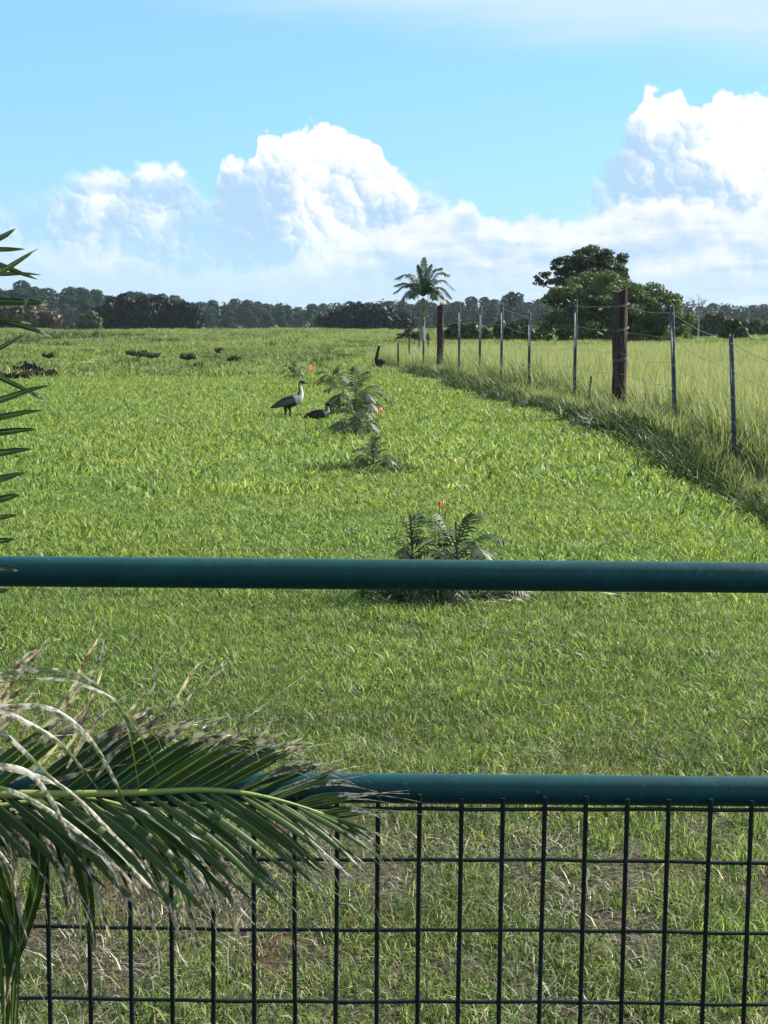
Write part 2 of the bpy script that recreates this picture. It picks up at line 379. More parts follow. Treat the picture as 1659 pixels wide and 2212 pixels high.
c = g.mix(g.m('MULTIPLY', g.noise(tcn, 60, 4), .35), attr(g, 'col')['Color'], (.03,.028,.025)); finish(g, principled(g, c, .8, .15)); M['plume'] = m
m, g = new_mat('palm_leaflet')
r = attr(g, 'r')['Fac']; dry = attr(g, 'dry')['Fac']; rib = attr(g, 'rib')['Fac']; tcn = g.node('ShaderNodeTexCoord').outputs['Object']
n = g.noise(tcn, 90, 4, .65)
c = g.mix(r, (.010,.034,.009), (.050,.098,.018)); c = g.mix(g.m('MULTIPLY', g.ss(rib, .78, 1.0), .65), c, (.26,.31,.12))
dead = g.mix(g.ss(n, .38, .62), (.085,.070,.052), (.50,.47,.41))
c = g.mix(g.ss(g.m('ADD', dry, g.m('MULTIPLY_ADD', n, .7, -.35)), .45, .62), c, dead)
finish(g, leafy(g, c, .42, rough=.42, spec=.3)); M['leaflet'] = m
m, g = new_mat('palm_rachis'); tcn = g.node('ShaderNodeTexCoord').outputs['Object']
finish(g, principled(g, g.mix(g.noise(tcn, 30, 3), (.11,.17,.03), (.26,.29,.08)), .45, .4)); M['rachis'] = m

# ------------------------------------------------------------------ ground and track
rr = np.concatenate([[0.0], np.geomspace(.6, 4500, 190)]); na = 360
th = np.linspace(0, 2*math.pi, na, endpoint=False)
gx = rr[:, None]*np.sin(th)[None]; gy = rr[:, None]*np.cos(th)[None]
gv = np.stack([gx, gy, ground_z(gx, gy)], -1).reshape(-1, 3)
I, J = np.meshgrid(np.arange(1, len(rr)-1), np.arange(na), indexing='ij'); I = I.ravel(); J = J.ravel(); J2 = (J+1) % na
gq = np.stack([I*na+J, I*na+J2, (I+1)*na+J2, (I+1)*na+J], -1)[:, ::-1]
k = np.arange(na); g3 = np.stack([0*k, na+(k+1) % na, na+k], -1)[:, ::-1]
tag(link('ground', make_mesh('ground', gv, [g3, gq], M['ground'])), 'wide green paddock ground running to the far wood', 'ground', kind='structure')
tx = np.linspace(-74, -14, 60); tv = []
for x in tx:
    for y in (270, 280): tv.append((x, y - .02*x, gz(x, y-.02*x) + .16))
tag(link('dirt_track', make_mesh('dirt_track', tv, [[2*i, 2*i+2, 2*i+3, 2*i+1] for i in range(59)], M['track'])), 'pale dirt track along the foot of the far wood', 'track', kind='structure')

# ------------------------------------------------------------------ trees
def leaf_cloud(mb, lobes, n, size, rg, droop=0.0, shell=.45, top=.25, rough=.55):
    """n leaf-clump faces over lobes (centre, radii)"""
    C = np.array([l[0] for l in lobes], float); Rr = np.array([l[1] for l in lobes], float)
    w = (Rr[:, 0]*Rr[:, 2])**1.0; w /= w.sum()
    i = rg.choice(len(lobes), n, p=w)
    d = rg.normal(size=(n, 3)); d[:, 2] += top; d /= np.linalg.norm(d, axis=1)[:, None]
    rad = 1 - shell*rg.random(n)**1.6 + .10*rg.normal(size=n)*.6
    p = C[i] + d*Rr[i]*rad[:, None]
    nn = d + rg.normal(size=(n, 3))*rough; nn /= np.linalg.norm(nn, axis=1)[:, None]
    a = np.cross(nn, rg.normal(size=(n, 3))); a /= np.linalg.norm(a, axis=1)[:, None] + 1e-9; b = np.cross(nn, a)
    s = size*(.55 + .9*rg.random(n))[:, None]
    b[:, 2] -= droop; p1 = p - a*s*.5; p2 = p - b*s*.32; p3 = p + a*s*.55; p4 = p + b*s*.36 - nn*s*.1
    v = np.stack([p1, p2, p3, p4], 1).reshape(-1, 3); f = np.arange(4*n).reshape(-1, 4)
    r = np.clip(rg.random(n)*.8 + .2*rg.random(len(lobes))[i], 0, 1)
    mb.add(v, f, r=np.repeat(r, 4))
def limbs(mb, base, h0, lobes, r0, rg, lean=(0, 0)):
    b = Vector(base); topc = Vector((b.x + lean[0], b.y + lean[1], b.z + h0))
    tube(mb, smooth([b - Vector((0,0,.3)), b + Vector((lean[0]*.3, lean[1]*.3, h0*.5)), topc], 6), np.linspace(r0, r0*.6, 6), 8)
    for c, rad in lobes:
        c = Vector(c); mid = topc.lerp(c, .5) + Vector((rg.normal()*.1, rg.normal()*.1, -.12*(c-topc).length*.3))
        tube(mb, smooth([topc - Vector((0,0,.15*h0)), mid, c + Vector((0,0,rad[2]*.3))], 5), np.linspace(r0*.45, r0*.10, 5), 6)

def far_tree_meshes(i, mat):
    rg = np.random.default_rng(100+i); H = 1.0; lobes = []
    nl = rg.integers(5, 9)
    for k in range(nl):
        z = .30 + .58*k/(nl-1); w = .17*(1.10 - .5*abs(z-.55))
        lobes.append(((rg.normal()*.10*(1.1-z), rg.normal()*.10*(1.1-z), z), (w*rg.uniform(.75,1.15), w*rg.uniform(.75,1.15), .12*rg.uniform(.9,1.2))))
    cm = MB(); leaf_cloud(cm, lobes, 2200, .050, rg, top=.35, rough=.38, shell=.30)
    tm = MB(); limbs(tm, (0,0,0), .5, lobes, .018, rg)
    return cm.mesh('crown', mat), tm.mesh('trunk', M['bark'])
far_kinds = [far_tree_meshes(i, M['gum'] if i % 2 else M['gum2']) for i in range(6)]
prof = [(-150,612),(0,622),(60,606),(100,622),(125,645),(155,622),(250,634),(330,634),(400,644),(470,652),(540,648),(620,654),(700,657),(800,655),(870,650),(930,650),(1000,645),(1060,645),(1105,632),(1150,652),(1300,655),(1500,662),(1570,660),(1659,662),(1800,655)]
pxs, pys = zip(*prof)
def far_tree(px, ytop, Y, wide, lab, grp, kind):
    base = at(px, 700, Y); base.z = gz(base.x, Y); h = at(px, ytop, Y).z - base.z
    t = empty('gum_tree', base, rnd.uniform(0, 6.28)); c, tr = far_kinds[kind]
    t.scale = (h*wide, h*wide, h)
    link('crown', c, t); link('trunk', tr, t); tag(t, lab, 'tree', grp); return t
px = -150.0; i = 0
while px < 1800:
    Y = rnd.uniform(660, 760); yt = np.interp(px, pxs, pys) + rnd.uniform(-6, 9)
    far_tree(px, yt, Y, rnd.uniform(1.0, 1.45), 'dark gum tree standing in the skyline of the far wood', 'gum trees along the far wood', i % 6)
    px += rnd.uniform(17, 30); i += 1
px = -140.0
while px < 1790:
    yt = np.interp(px, pxs, pys) + rnd.uniform(10, 28)
    far_tree(px, yt, rnd.uniform(560, 640), rnd.uniform(1.1, 1.6), 'lower gum tree at the front edge of the far wood', 'gum trees at the front of the far wood', i % 6)
    px += rnd.uniform(30, 46); i += 1
# understorey of the wood: one mass
rg = np.random.default_rng(5); lobes = []
for px in np.arange(-200, 1860, 9):
    Y = rg.uniform(600, 700); c = at(px, 690 + rg.uniform(-16, 22), Y); lobes.append((tuple(c), (rg.uniform(3,6), 4, rg.uniform(3,6))))
mb = MB(); leaf_cloud(mb, lobes, 30000, 1.3, rg, rough=.4)
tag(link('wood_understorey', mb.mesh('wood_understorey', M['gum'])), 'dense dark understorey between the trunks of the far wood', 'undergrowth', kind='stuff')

def bush(name, label, cat, lob_px, Y, mat, n, size, group=None, trunk=True, r0=.12, yj=.6, droop=0., seed=0, sub=0):
    """lobes given as (px, py, rx_px, rz_px): directions, all standing around distance Y"""
    rg = np.random.default_rng(300+seed); k = Y/F; L = []
    xs = sum(l[0] for l in lob_px)/len(lob_px); b = at(xs, 700, Y); b.z = gz(b.x, Y)
    for (lx, ly, rx, rz) in lob_px:
        c = at(lx, ly, Y + rg.uniform(-yj, yj)*rx*k); L.append((tuple(c - b), (rx*k, rx*k*.9, rz*k)))
    L0 = L; t = empty(name, b); cm = MB()
    if sub:
        L = []
        for (c, rd) in L0:
            m_ = max(5, int(sub*(rd[0]*rd[2])**.5/1.2))
            for _ in range(m_):
                d = rg.normal(size=3); d[2] += .25; d /= np.linalg.norm(d); q = rg.uniform(.24, .42)
                L.append((tuple(np.array(c) + d*np.array(rd)*rg.uniform(.62, .95)), (rd[0]*q, rd[1]*q, rd[2]*q*.8)))
    leaf_cloud(cm, L, n, size, rg, droop); L = L0; link('crown', cm.mesh('crown', mat), t)
    if trunk:
        tm = MB(); zc = min(l[0][2] for l in L); limbs(tm, (0,0,0), max(.5, zc*.7), L, r0, rg); link('trunk', tm.mesh('trunk', M['bark']), t)
    tag(t, label, cat, group); return t
def thicket(x0, x1, ytop, ybot, n, seed):
    rg = np.random.default_rng(seed); L = []
    for q in range(n):
        u = (q+.5)/n; x = x0 + (x1-x0)*u; ed = 1 - abs(2*u-1)**3
        yt = ybot - (ybot-ytop)*(.55+.45*ed)*rg.uniform(.85, 1.05); rx = (x1-x0)/n*rg.uniform(.8,1.2)
        L.append((x, (yt+ybot)/2, rx, (ybot-yt)/2)); L.append((x+rg.uniform(-8,8), yt+14, rx*.6, 14))
    return L
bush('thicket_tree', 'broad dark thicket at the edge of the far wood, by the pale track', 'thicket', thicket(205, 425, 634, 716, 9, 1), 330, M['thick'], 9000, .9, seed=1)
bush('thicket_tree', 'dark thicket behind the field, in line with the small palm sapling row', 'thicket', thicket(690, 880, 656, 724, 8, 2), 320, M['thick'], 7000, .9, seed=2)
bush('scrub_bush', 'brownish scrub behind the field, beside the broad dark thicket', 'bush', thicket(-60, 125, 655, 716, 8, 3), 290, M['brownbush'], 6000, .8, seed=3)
bush('scrub_bush', 'small bright green bush between brown scrub and broad dark thicket', 'bush', thicket(170, 215, 672, 718, 4, 4), 285, M['bush'], 1200, .7, seed=4)
bush('spindly_tree', 'single spindly tree poking above the far wood', 'tree', [(1105,640,9,10),(1108,655,8,8)], 400, M['gum'], 300, .6, seed=5, r0=.15)
# big spreading tree by the fence, with a darker eucalypt behind
bush('eucalypt_tree', 'tall dark eucalypt rising behind the spreading green tree', 'tree',
     [(1275,556,52,24),(1225,572,36,20),(1322,574,36,26),(1180,603,24,17),(1340,600,20,22),(1162,612,12,9),(1290,590,60,26),(1240,610,40,22),(1205,592,24,16),(1250,590,40,26),(1300,610,50,30)], 135, M['eucalypt'], 26000, .20, seed=6, r0=.35, yj=.9, sub=20)
bush('spreading_tree', 'wide spreading green tree with drooping foliage beyond the wire fence', 'tree',
     [(1290,620,62,40),(1370,640,60,38),(1425,668,48,42),(1455,702,38,46),(1230,662,52,44),(1200,640,26,18),(1320,668,80,52),(1380,706,70,50),(1260,712,60,44),(1465,738,28,34),(1195,706,34,34),(1320,740,70,26)],
     112, M['rain'], 60000, .165, seed=7, r0=.3, yj=.9, droop=.7, sub=16)
for q, (x0, x1, yt, Y, mat, lab) in enumerate([
    (1488, 1600, 672, 150, 'grey', 'grey green scrub tree beside the wide spreading tree'),
    (1585, 1720, 684, 140, 'grey', 'grey green scrub tree next along from the bare dead tree'),
    (1555, 1610, 690, 120, 'bush', 'small dark green tree in front of the grey scrub'),
    (960, 1060, 694, 120, 'bush', 'dark scrub behind the second timber fence post'),
    (1050, 1180, 690, 125, 'bush', 'dark scrub between fence and wide spreading tree')]):
    bush('scrub_tree', lab, 'tree', thicket(x0, x1, yt, 760, 7, 40+q), Y, M[mat], 3500, .34, seed=40+q, r0=.1)
bush('scrub_bush', 'low brownish bush at the foot of the tall palm', 'bush', thicket(862, 925, 712, 750, 5, 50), 93, M['brownbush'], 1500, .26, seed=50)
# bare dead tree
rg = np.random.default_rng(9); b = at(1508, 700, 145); b.z = gz(b.x, 145); t = empty('dead_tree', b); tm = MB(); K_ = 145/F
tube(tm, [(0,0,-.2),(.05,0,1.6),(-.1,0,2.7)], [.10,.07,.05], 6)
def twig(p, d, L, r, depth):
    q = p + d*L; tube(tm, [p, p.lerp(q, .5) + Vector((rnd.uniform(-.06,.06), 0, rnd.uniform(-.04,.06))), q], [r, r*.8, r*.55], 5, cap=False)
    if depth:
        for _ in range(3):
            e = (d + Vector((rnd.uniform(-.8,.8), rnd.uniform(-.5,.5), rnd.uniform(-.15,.55)))).normalized(); twig(p.lerp(q, rnd.uniform(.5,1)), e, L*rnd.uniform(.55,.8), r*.55, depth-1)
for e in [(-.35,0,1),(.1,.2,1),(.6,0,.8),(.9,-.2,.5),(.35,.1,1)]: twig(Vector((-.1,0,2.4)), Vector(e).normalized(), .85, .035, 3)
link('trunk', tm.mesh('trunk', M['palebark']), t); tag(t, 'bare dead tree with thin grey branches above the scrub', 'tree')

# tall palm beyond the fence
Y = 90.; b = at(913, 700, Y); b.z = gz(b.x, Y); crown_z = at(913, 640, Y).z - b.z
t = empty('palm_tree', b); tm = MB(); k = Y/F
tube(tm, smooth([(0,0,-.2),(-.02,0,1.2),(.02,0,crown_z-.9),(.02,0,crown_z-.1)], 14), np.interp(np.linspace(0,1,14), [0,.1,.62,.75,.92,1], [.22,.17,.14,.19,.15,.08]), 12)
link('trunk', tm.mesh('trunk', M['palebark']), t)
def pinnate(mb, path, n, ll, lw, rg, hang=.35, upv=.25, r_rachis=.012, flat=1.0):
    """rachis + two rows of leaflets in one mesh"""
    path = smooth(path, 22); tube(mb, path, np.linspace(r_rachis, r_rachis*.3, 22), 5, r=.9)
    for s in np.linspace(.12, .99, n):
        i = min(int(s*21), 20); p = path[i] + (path[i+1]-path[i])*(s*21-i); tg = path[i+1]-path[i]; tg /= np.linalg.norm(tg)
        side = np.cross(tg, (0,0,1.)); side /= np.linalg.norm(side)+1e-9; nrm = np.cross(side, tg)
        L = ll*(math.sin(math.pi*min(1, .18+.80*s))**.6)*rg.uniform(.85,1.1)
        for sg in (-1, 1):
            d = side*sg*flat + tg*.75 + nrm*upv + rg.normal(size=3)*.07; d /= np.linalg.norm(d)
            pm = p + d*L*.5; pt = p + d*L - np.array((0,0,hang*L)); w = np.cross(d, nrm); w = w/np.linalg.norm(w)*lw
            mb.add([p-w*.3, p+w*.3, pm+w*.6-np.array((0,0,hang*L*.25)), pt, pm-w*.6-np.array((0,0,hang*L*.25))], [[0,1,2],[0,2,4],[4,2,3]], r=rg.random())
rg = np.random.default_rng(21)
for (dx, dz, dy, arch) in [(-58,38,-.5,22),(-60,24,.6,14),(-45,-8,-.6,16),(-62,8,.2,18),(-28,48,.5,12),(-12,66,-.2,4),(3,82,.1,2),(18,68,.3,6),(38,60,-.4,16),(56,46,.4,22),(66,14,-.3,26),(62,-4,.5,22),(46,-14,-.8,20),(26,-6,1.,22),(-24,-4,-1.,20),(30,30,-1.1,16),(-30,24,1.2,14),(10,40,1.3,10)]:
    mb = MB(); A = Vector((.02,0,crown_z)); E = A + Vector((dx*k, dy, dz*k)); mid = A.lerp(E, .55) + Vector((0,0,arch*k))
    pinnate(mb, [A, mid, E], 34, .66, .055, rg, hang=.60, r_rachis=.03); link('frond', mb.mesh('frond', M['palmfar']), t)
mb = MB(); leaf_cloud(mb, [((.12,-.2,crown_z-.95),(.16,.16,.28)),((-.05,-.22,crown_z-1.5),(.2,.15,.3))], 260, .12, rg, .6)
link('dry_fruit_cluster', mb.mesh('dry_fruit_cluster', M['deadleaf']), t)
tag(t, 'tall feathery palm with pale trunk standing beyond the fence', 'palm tree')

# ------------------------------------------------------------------ fences
f = empty('wire_fence', (fence_x(22.7), 22.7, gz(fence_x(22.7), 22.7)))
fo = Vector(f.location)
def timber(px, Y, h, r, lean=(0,0), x=None):
    X = fence_x(Y) if x is None else x; z = gz(X, Y); mb = MB(); n = 12
    pr = [(lean[0]*s, lean[1]*s, -.15 + (h+.15)*s) for s in np.linspace(0,1,n)]
    tube(mb, pr, [r*(1.06 - .08*s) for s in np.linspace(0,1,n)], 14)
    me = mb.mesh('timber_post', M['post'])
    for v in me.vertices:
        v.co.x += .008*math.sin(v.co.z*9+v.co.y*40); v.co.y += .006*math.sin(v.co.z*7+v.co.x*55)
        if v.co.z > h-.02: v.co.z += .03*math.sin(v.co.x*22) - .015
    return link('timber_post', me, f, Vector((X, Y, z)) - fo)
strainer = timber(1340, 22.7, 2.0, .108, (-.02,0)); timber(950, 42.3, 2.0, .095)
def picket(X, Y, h, lean=0.0, parent=f, off=fo, name='steel_picket', mat='steel'):
    z = gz(X, Y); mb = MB()
    w, tk = .023, .0035                               # three-flanged star section
    secs = []
    for s in (0., .5, 1.):
        secs.append((lean*s, -.1 + (h+.1)*s))
    for a in (90, 210, 330):
        ca, sa = math.cos(R(a)), math.sin(R(a)); na_, nb = -sa*tk, ca*tk; v = []
        for (dx, zz) in secs:
            v += [(dx+na_, nb, zz), (dx+na_+ca*w*1.35, nb+sa*w*1.35, zz), (dx-na_+ca*w*1.35, -nb+sa*w*1.35, zz), (dx-na_, -nb, zz)]
        fq = [[4*i+j, 4*i+(j+1)%4, 4*i+4+(j+1)%4, 4*i+4+j] for i in range(2) for j in range(4)] + [[3,2,1,0],[8,9,10,11]]
        mb.add(v, fq)
    return link(name, mb.mesh(name, M[mat], smooth=False), parent, Vector((X, Y, z)) - off)
stations = []                                          # (X, Y, top of wires above ground)
for (Y, h, lean) in [(14.6,1.62,-.03),(17.4,1.62,-.10),(19.8,1.74,-.09),(25.7,1.90,0),(29.6,1.72,-.02),(32.7,1.92,0),(35.6,1.86,.02),(38.8,1.95,0)]:
    picket(fence_x(Y), Y, h, lean); stations.append((fence_x(Y)+lean*.8, Y, h-.10))
stations += [(fence_x(22.7), 22.7, 1.76), (fence_x(42.3), 42.3, 1.8), (fence_x(11.5), 11.5, 1.5), (fence_x(47), 47, 1.7)]
picket(fence_x(46.0), 46.0, 1.7)
stations.sort(key=lambda s: s[1])
for frac in (1.0, .80, .60, .42, .24):
    pts = []
    for (a, b) in zip(stations[:-1], stations[1:]):
        for u in (0, .25, .5, .75):
            X = a[0]+(b[0]-a[0])*u; Yw = a[1]+(b[1]-a[1])*u; zt = (gz(a[0],a[1])+a[2]*frac)*(1-u) + (gz(b[0],b[1])+b[2]*frac)*u
            pts.append(Vector((X-.03, Yw-.02, zt - .05*math.sin(math.pi*u)*rnd.uniform(.3,1))) - fo)
    mb = MB(); tube(mb, pts, .0042 if frac == 1.0 else .0028, 5); link('wire_strand', mb.mesh('wire_strand', M['wire']), f)
mb = MB()
for zz in (1.76, 1.40, .95):
    for dz in (0, .018): tube(mb, [(.118*math.cos(a), .118*math.sin(a), zz+dz+.03*math.sin(a+1)) for a in np.linspace(0, 2*math.pi, 17)], .004, 5, cap=False)
tube(mb, [(-.05,-.118,1.42),(-.02,-.122,1.25),(.0,-.118,1.18)], .004, 5); tube(mb, [(.03,-.118,1.42),(.04,-.122,1.2),(.06,-.112,1.1)], .004, 5)
link('wire_tie', mb.mesh('wire_tie', M['wire']), strainer)
tag(f, 'wire fence on steel pickets with two thick brown timber posts', 'fence')
# thin dark stake beside the thick post
p = foot(1270, 893); mb = MB(); tube(mb, [(0,0,-.1),(.02,0,.3),(.045,0,.62)], [.016,.015,.014], 7)
tag(link('wooden_stake', mb.mesh('wooden_stake', M['char']), None, p), 'thin dark stake leaning in the weeds beside the thick timber post', 'stake')
# far fence beyond the lawn: separate dark posts
ff = empty('far_fence', (foot(860, 804))); ffo = Vector(ff.location)
for (px, yb, yt) in [(860,804,741),(884,798,728),(905,790,722),(925,786,718)]:
    p = foot(px, yb); picket(p.x, p.y, (yb-yt)*p.y/F, 0, ff, ffo, 'steel_post', 'stake')
pts = [foot(px, yb) for (px, yb) in [(860,804),(884,798),(905,790),(925,786)]]
for zz in (.35, .7): 
    mb = MB(); tube(mb, [q + Vector((0,-.04,zz)) - ffo for q in pts], .004, 4); link('wire_strand', mb.mesh('wire_strand', M['wire']), ff)
tag(ff, 'short fence of thin dark posts beyond the lawn, beside the stump', 'fence')
# charred stump with a leaning snag
p = foot(822, 806); k = p.y/F; mb = MB()
rr_ = [.16,.17,.15,.17,.14]; tube(mb, [(0,0,-.1),(.0,0,.12),(.02,0,.26),(.03,0,.38),(.05,0,.46)], rr_, 12)
tube(mb, smooth([(-.10,0,-.05),(-.16,0,.35),(-.12,0,.62),(-.05,.02,.95)], 9), np.linspace(.075,.05,9), 9)
me = mb.mesh('stump', M['char'])
for v in me.vertices: v.co += Vector((rnd.uniform(-.018,.018), rnd.uniform(-.018,.018), rnd.uniform(-.02,.03)))
tag(link('tree_stump', me, None, p), 'blackened stump with a leaning snag at the lawn end', 'stump')

# ------------------------------------------------------------------ grass (uncountable: one object for each kind)
def blades_mesh(name, n, rad, hmin, hmax, w, lean, rg, mat, curl=.5, seed_frac=0., spread=True):
    th = rg.random(n)*2*math.pi; q = rad*np.sqrt(rg.random(n)); bx = q*np.cos(th); by = q*np.sin(th)
    a = rg.random(n)*2*math.pi; h = hmin + (hmax-hmin)*rg.random(n)**1.3; ln = lean*(.25+rg.random(n))
    dx, dy = np.cos(a), np.sin(a); ww = w*(.7+.6*rg.random(n)); fa = rg.random(n)*2*math.pi
    sx, sy = np.cos(fa)*ww/2, np.sin(fa)*ww/2; z0 = np.full(n, -.01)
    v = np.stack([np.stack([bx-sx, by-sy, z0], -1), np.stack([bx+sx, by+sy, z0], -1),
        np.stack([bx+dx*h*ln*.4-sx*.8, by+dy*h*ln*.4-sy*.8, h*.55], -1), np.stack([bx+dx*h*ln*.4+sx*.8, by+dy*h*ln*.4+sy*.8, h*.55], -1),
        np.stack([bx+dx*h*ln, by+dy*h*ln, h*(1-curl*ln*.35)], -1)], 1).reshape(-1, 3)
    b = 5*np.arange(n); f4 = np.stack([b, b+1, b+3, b+2], -1); f3 = np.stack([b+2, b+3, b+4], -1)
    r = np.repeat(rg.random(n), 5); t_ = np.tile([0,0,.55,.55,1.], n)
    if seed_frac:
        pass
    return make_mesh(name, v, [f3, f4], mat, {'r': r, 't': t_}, smooth=False)
def scatter(name, label, cat, protos, X, Y, scale, rg, tilt=.12, zoff=0.):
    """one object: points carrying clumps, set by geometry nodes"""
    pc = bpy.data.collections.new(name + '_clumps')
    for q, me in enumerate(protos): pc.objects.link(bpy.data.objects.new('clump_%02d' % q, me))
    n = len(X); me = bpy.data.meshes.new(name); me.vertices.add(n)
    co = np.stack([X, Y, ground_z(X, Y) + zoff], -1).astype(np.float32); me.vertices.foreach_set('co', co.ravel())
    rot = np.stack([rg.normal(size=n)*tilt, rg.normal(size=n)*tilt, rg.random(n)*6.283], -1).astype(np.float32)
    a = me.attributes.new('rot', 'FLOAT_VECTOR', 'POINT'); a.data.foreach_set('vector', rot.ravel())
    a = me.attributes.new('scl', 'FLOAT', 'POINT'); a.data.foreach_set('value', np.asarray(scale, np.float32))
    a = me.attributes.new('idx', 'INT', 'POINT'); a.data.foreach_set('value', rg.integers(0, len(protos), n).astype(np.int32))
    o = link(name, me); tree = bpy.data.node_groups.new(name, 'GeometryNodeTree')
    tree.interface.new_socket('Geometry', in_out='INPUT', socket_type='NodeSocketGeometry'); tree.interface.new_socket('Geometry', in_out='OUTPUT', socket_type='NodeSocketGeometry')
    N = tree.nodes; gi = N.new('NodeGroupInput'); go = N.new('NodeGroupOutput'); ip = N.new('GeometryNodeInstanceOnPoints'); ci = N.new('GeometryNodeCollectionInfo')
    ci.inputs['Collection'].default_value = pc; ci.inputs['Separate Children'].default_value = True; ci.inputs['Reset Children'].default_value = True
    def na(nm, ty): q = N.new('GeometryNodeInputNamedAttribute'); q.data_type = ty; q.inputs[0].default_value = nm; return q.outputs[0]
    ip.inputs['Pick Instance'].default_value = True; L = tree.links
    L.new(gi.outputs[0], ip.inputs['Points']); L.new(ci.outputs[0], ip.inputs['Instance']); L.new(na('idx','INT'), ip.inputs['Instance Index'])
    er = N.new('FunctionNodeEulerToRotation'); L.new(na('rot','FLOAT_VECTOR'), er.inputs[0]); L.new(er.outputs[0], ip.inputs['Rotation'])
    L.new(na('scl','FLOAT'), ip.inputs['Scale']); L.new(ip.outputs[0], go.inputs[0])
    md = o.modifiers.new('clumps', 'NODES'); md.node_group = tree
    tag(o, label, cat, kind='stuff'); return o
def wedge(n, y0, y1, rg, k=.33, pad=.5):
    y = np.sqrt(y0**2 + (y1**2-y0**2)*rg.random(n)); x = (rg.random(n)*2-1)*(k*y+pad); return x, y
def lawn_end(x): return 40.5 + 3.5*sst(x, -6, 0) + (vnoise(x, x*0, 1.7, 9)-.5)*2.2
rg = np.random.default_rng(31)
# worn near lawn
pn = [blades_mesh('b', 32, .075, .010, .042, .0030, 1.6, rg, M['lawn_near']) for _ in range(6)]
X, Y = wedge(17000, 2.2, 6.6, rg, .36, .7)
dens = .12 + .95*sst(vnoise(X, Y, .20, 21)*.5 + vnoise(X, Y, .7, 22)*.5, .40, .58)
dens = np.clip(dens + .75*sst(Y, 3.9, 5.2), 0, 1); k = rg.random(len(X)) < dens; k &= rg.random(len(X)) < sst(Y, 6.9, 5.6)
scatter('worn_lawn_grass', 'thin worn lawn grass with bare soil behind the mesh gate', 'grass', pn, X[k], Y[k], .7+.6*vnoise(X[k], Y[k], .25, 5)+.25*rg.random(k.sum()), rg)
pd = [blades_mesh('b', 26, .09, .006, .020, .0032, 4.5, rg, M['thatch'], curl=.1) for _ in range(5)]
X, Y = wedge(7000, 2.2, 6.4, rg, .36, .7); k = rg.random(len(X)) < sst(Y, 6.4, 4.2)*(.10+.45*sst(vnoise(X, Y, .4, 33), .45, .65))
scatter('lawn_thatch', 'grey brown dead thatch lying in the worn lawn behind the gate', 'thatch', pd, X[k], Y[k], .8+.6*rg.random(k.sum()), rg)
pb = [blades_mesh('b', 40, .05, .02, .075, .0042, .8, rg, M['lawn']) for _ in range(4)]
X, Y = wedge(420, 2.3, 6.2, rg, .34, .5); k = rg.random(len(X)) < sst(vnoise(X, Y, .45, 61), .4, .6)
scatter('bright_tufts', 'brighter yellow green tufts dotted over the worn lawn', 'grass', pb, X[k], Y[k], .5+.7*rg.random(k.sum()), rg)
pm0 = [blades_mesh('b', 46, .11, .014, .050, .0044, 1.5, rg, M['lawn_near']) for _ in range(3)] + [blades_mesh('b', 46, .11, .014, .052, .0046, 1.4, rg, M['lawn']) for _ in range(3)]
X, Y = wedge(17000, 4.4, 9.6, rg, .36, .6); k = (rg.random(len(X)) < sst(Y, 4.4, 6.2)) & (rg.random(len(X)) < sst(Y, 9.8, 8.0)) & (X < fence_x(Y)+.2)
scatter('lawn_grass', 'short olive green lawn grass seen between the two gate rails', 'grass', pm0, X[k], Y[k], .65+.55*vnoise(X[k], Y[k], .45, 6)+.25*rg.random(k.sum()), rg)
pm = [blades_mesh('b', 42, .13, .016, .060, .0068, 1.4, rg, M['lawn']) for _ in range(6)]
X, Y = wedge(24000, 7.4, 15, rg, .34, .6)
k = (rg.random(len(X)) < sst(Y, 7.4, 9.6)) & (X < fence_x(Y)+.2)
pf = [blades_mesh('b', 50, .22, .022, .090, .0135, 1.2, rg, M['lawn']) for _ in range(6)]
X2, Y2 = wedge(46000, 11, 46, rg, .30, .6)
for (ax, ay) in ((627,906),(692,908)):
    q_ = foot(ax, ay); far_ = np.hypot(X2-q_.x, (Y2-q_.y+.3)*.55) > .26; X2, Y2 = X2[far_], Y2[far_]
k2 = (rg.random(len(X2)) < sst(Y2, 11, 15)) & (X2 < fence_x(Y2)+.1) & (Y2 < lawn_end(X2))
Xa = np.concatenate([X[k], X2[k2]]); Ya = np.concatenate([Y[k], Y2[k2]])
o = scatter('lawn_grass', 'bright green lawn grass around the largest palm saplings', 'grass', pm, X[k], Y[k], .7+.55*vnoise(X[k], Y[k], .6, 6)+.25*rg.random(k.sum()), rg)
scatter('lawn_grass', 'short bright green lawn grass on the mown side of the wire fence', 'grass', pf, X2[k2], Y2[k2], .7+.6*vnoise(X2[k2], Y2[k2], 1.1, 6)+.25*rg.random(k2.sum()), rg)
X, Y = wedge(1500, 4.0, 38, rg, .30, .4); k = (X < fence_x(Y)-.7) & (rg.random(len(X)) < sst(vnoise(X, Y, 1.6, 71)*.6+vnoise(X, Y, .4, 72)*.4, .50, .66)) & (Y < lawn_end(X)); X, Y = X[k], Y[k]
pk = [blades_mesh('b', 46, .10, .015, .085, .010, 1.5, rg, M['weed']) for _ in range(4)]
scatter('lawn_weeds', 'small dark weed rosettes dotted through the mown lawn', 'weeds', pk, X, Y, .4+.6*rg.random(len(X)), rg)
# tall seeding grass across the fence
pt = [blades_mesh('b', 40, .24, .22, .82, .0125, .45, rg, M['tall']) for _ in range(6)]
X, Y = wedge(60000, 9, 66, rg, .32, 1.2)
k = (X > fence_x(Y)+.05+.25*vnoise(X, Y, 1.3, 8)) & (rg.random(len(X)) < .25 + .75*sst(Y, 60, 20))
scatter('tall_grass', 'tall pale green seeding grass in the paddock across the fence', 'grass', pt, X[k], Y[k], .72+.42*vnoise(X[k], Y[k], 2.2, 6)+.2*rg.random(k.sum()), rg)
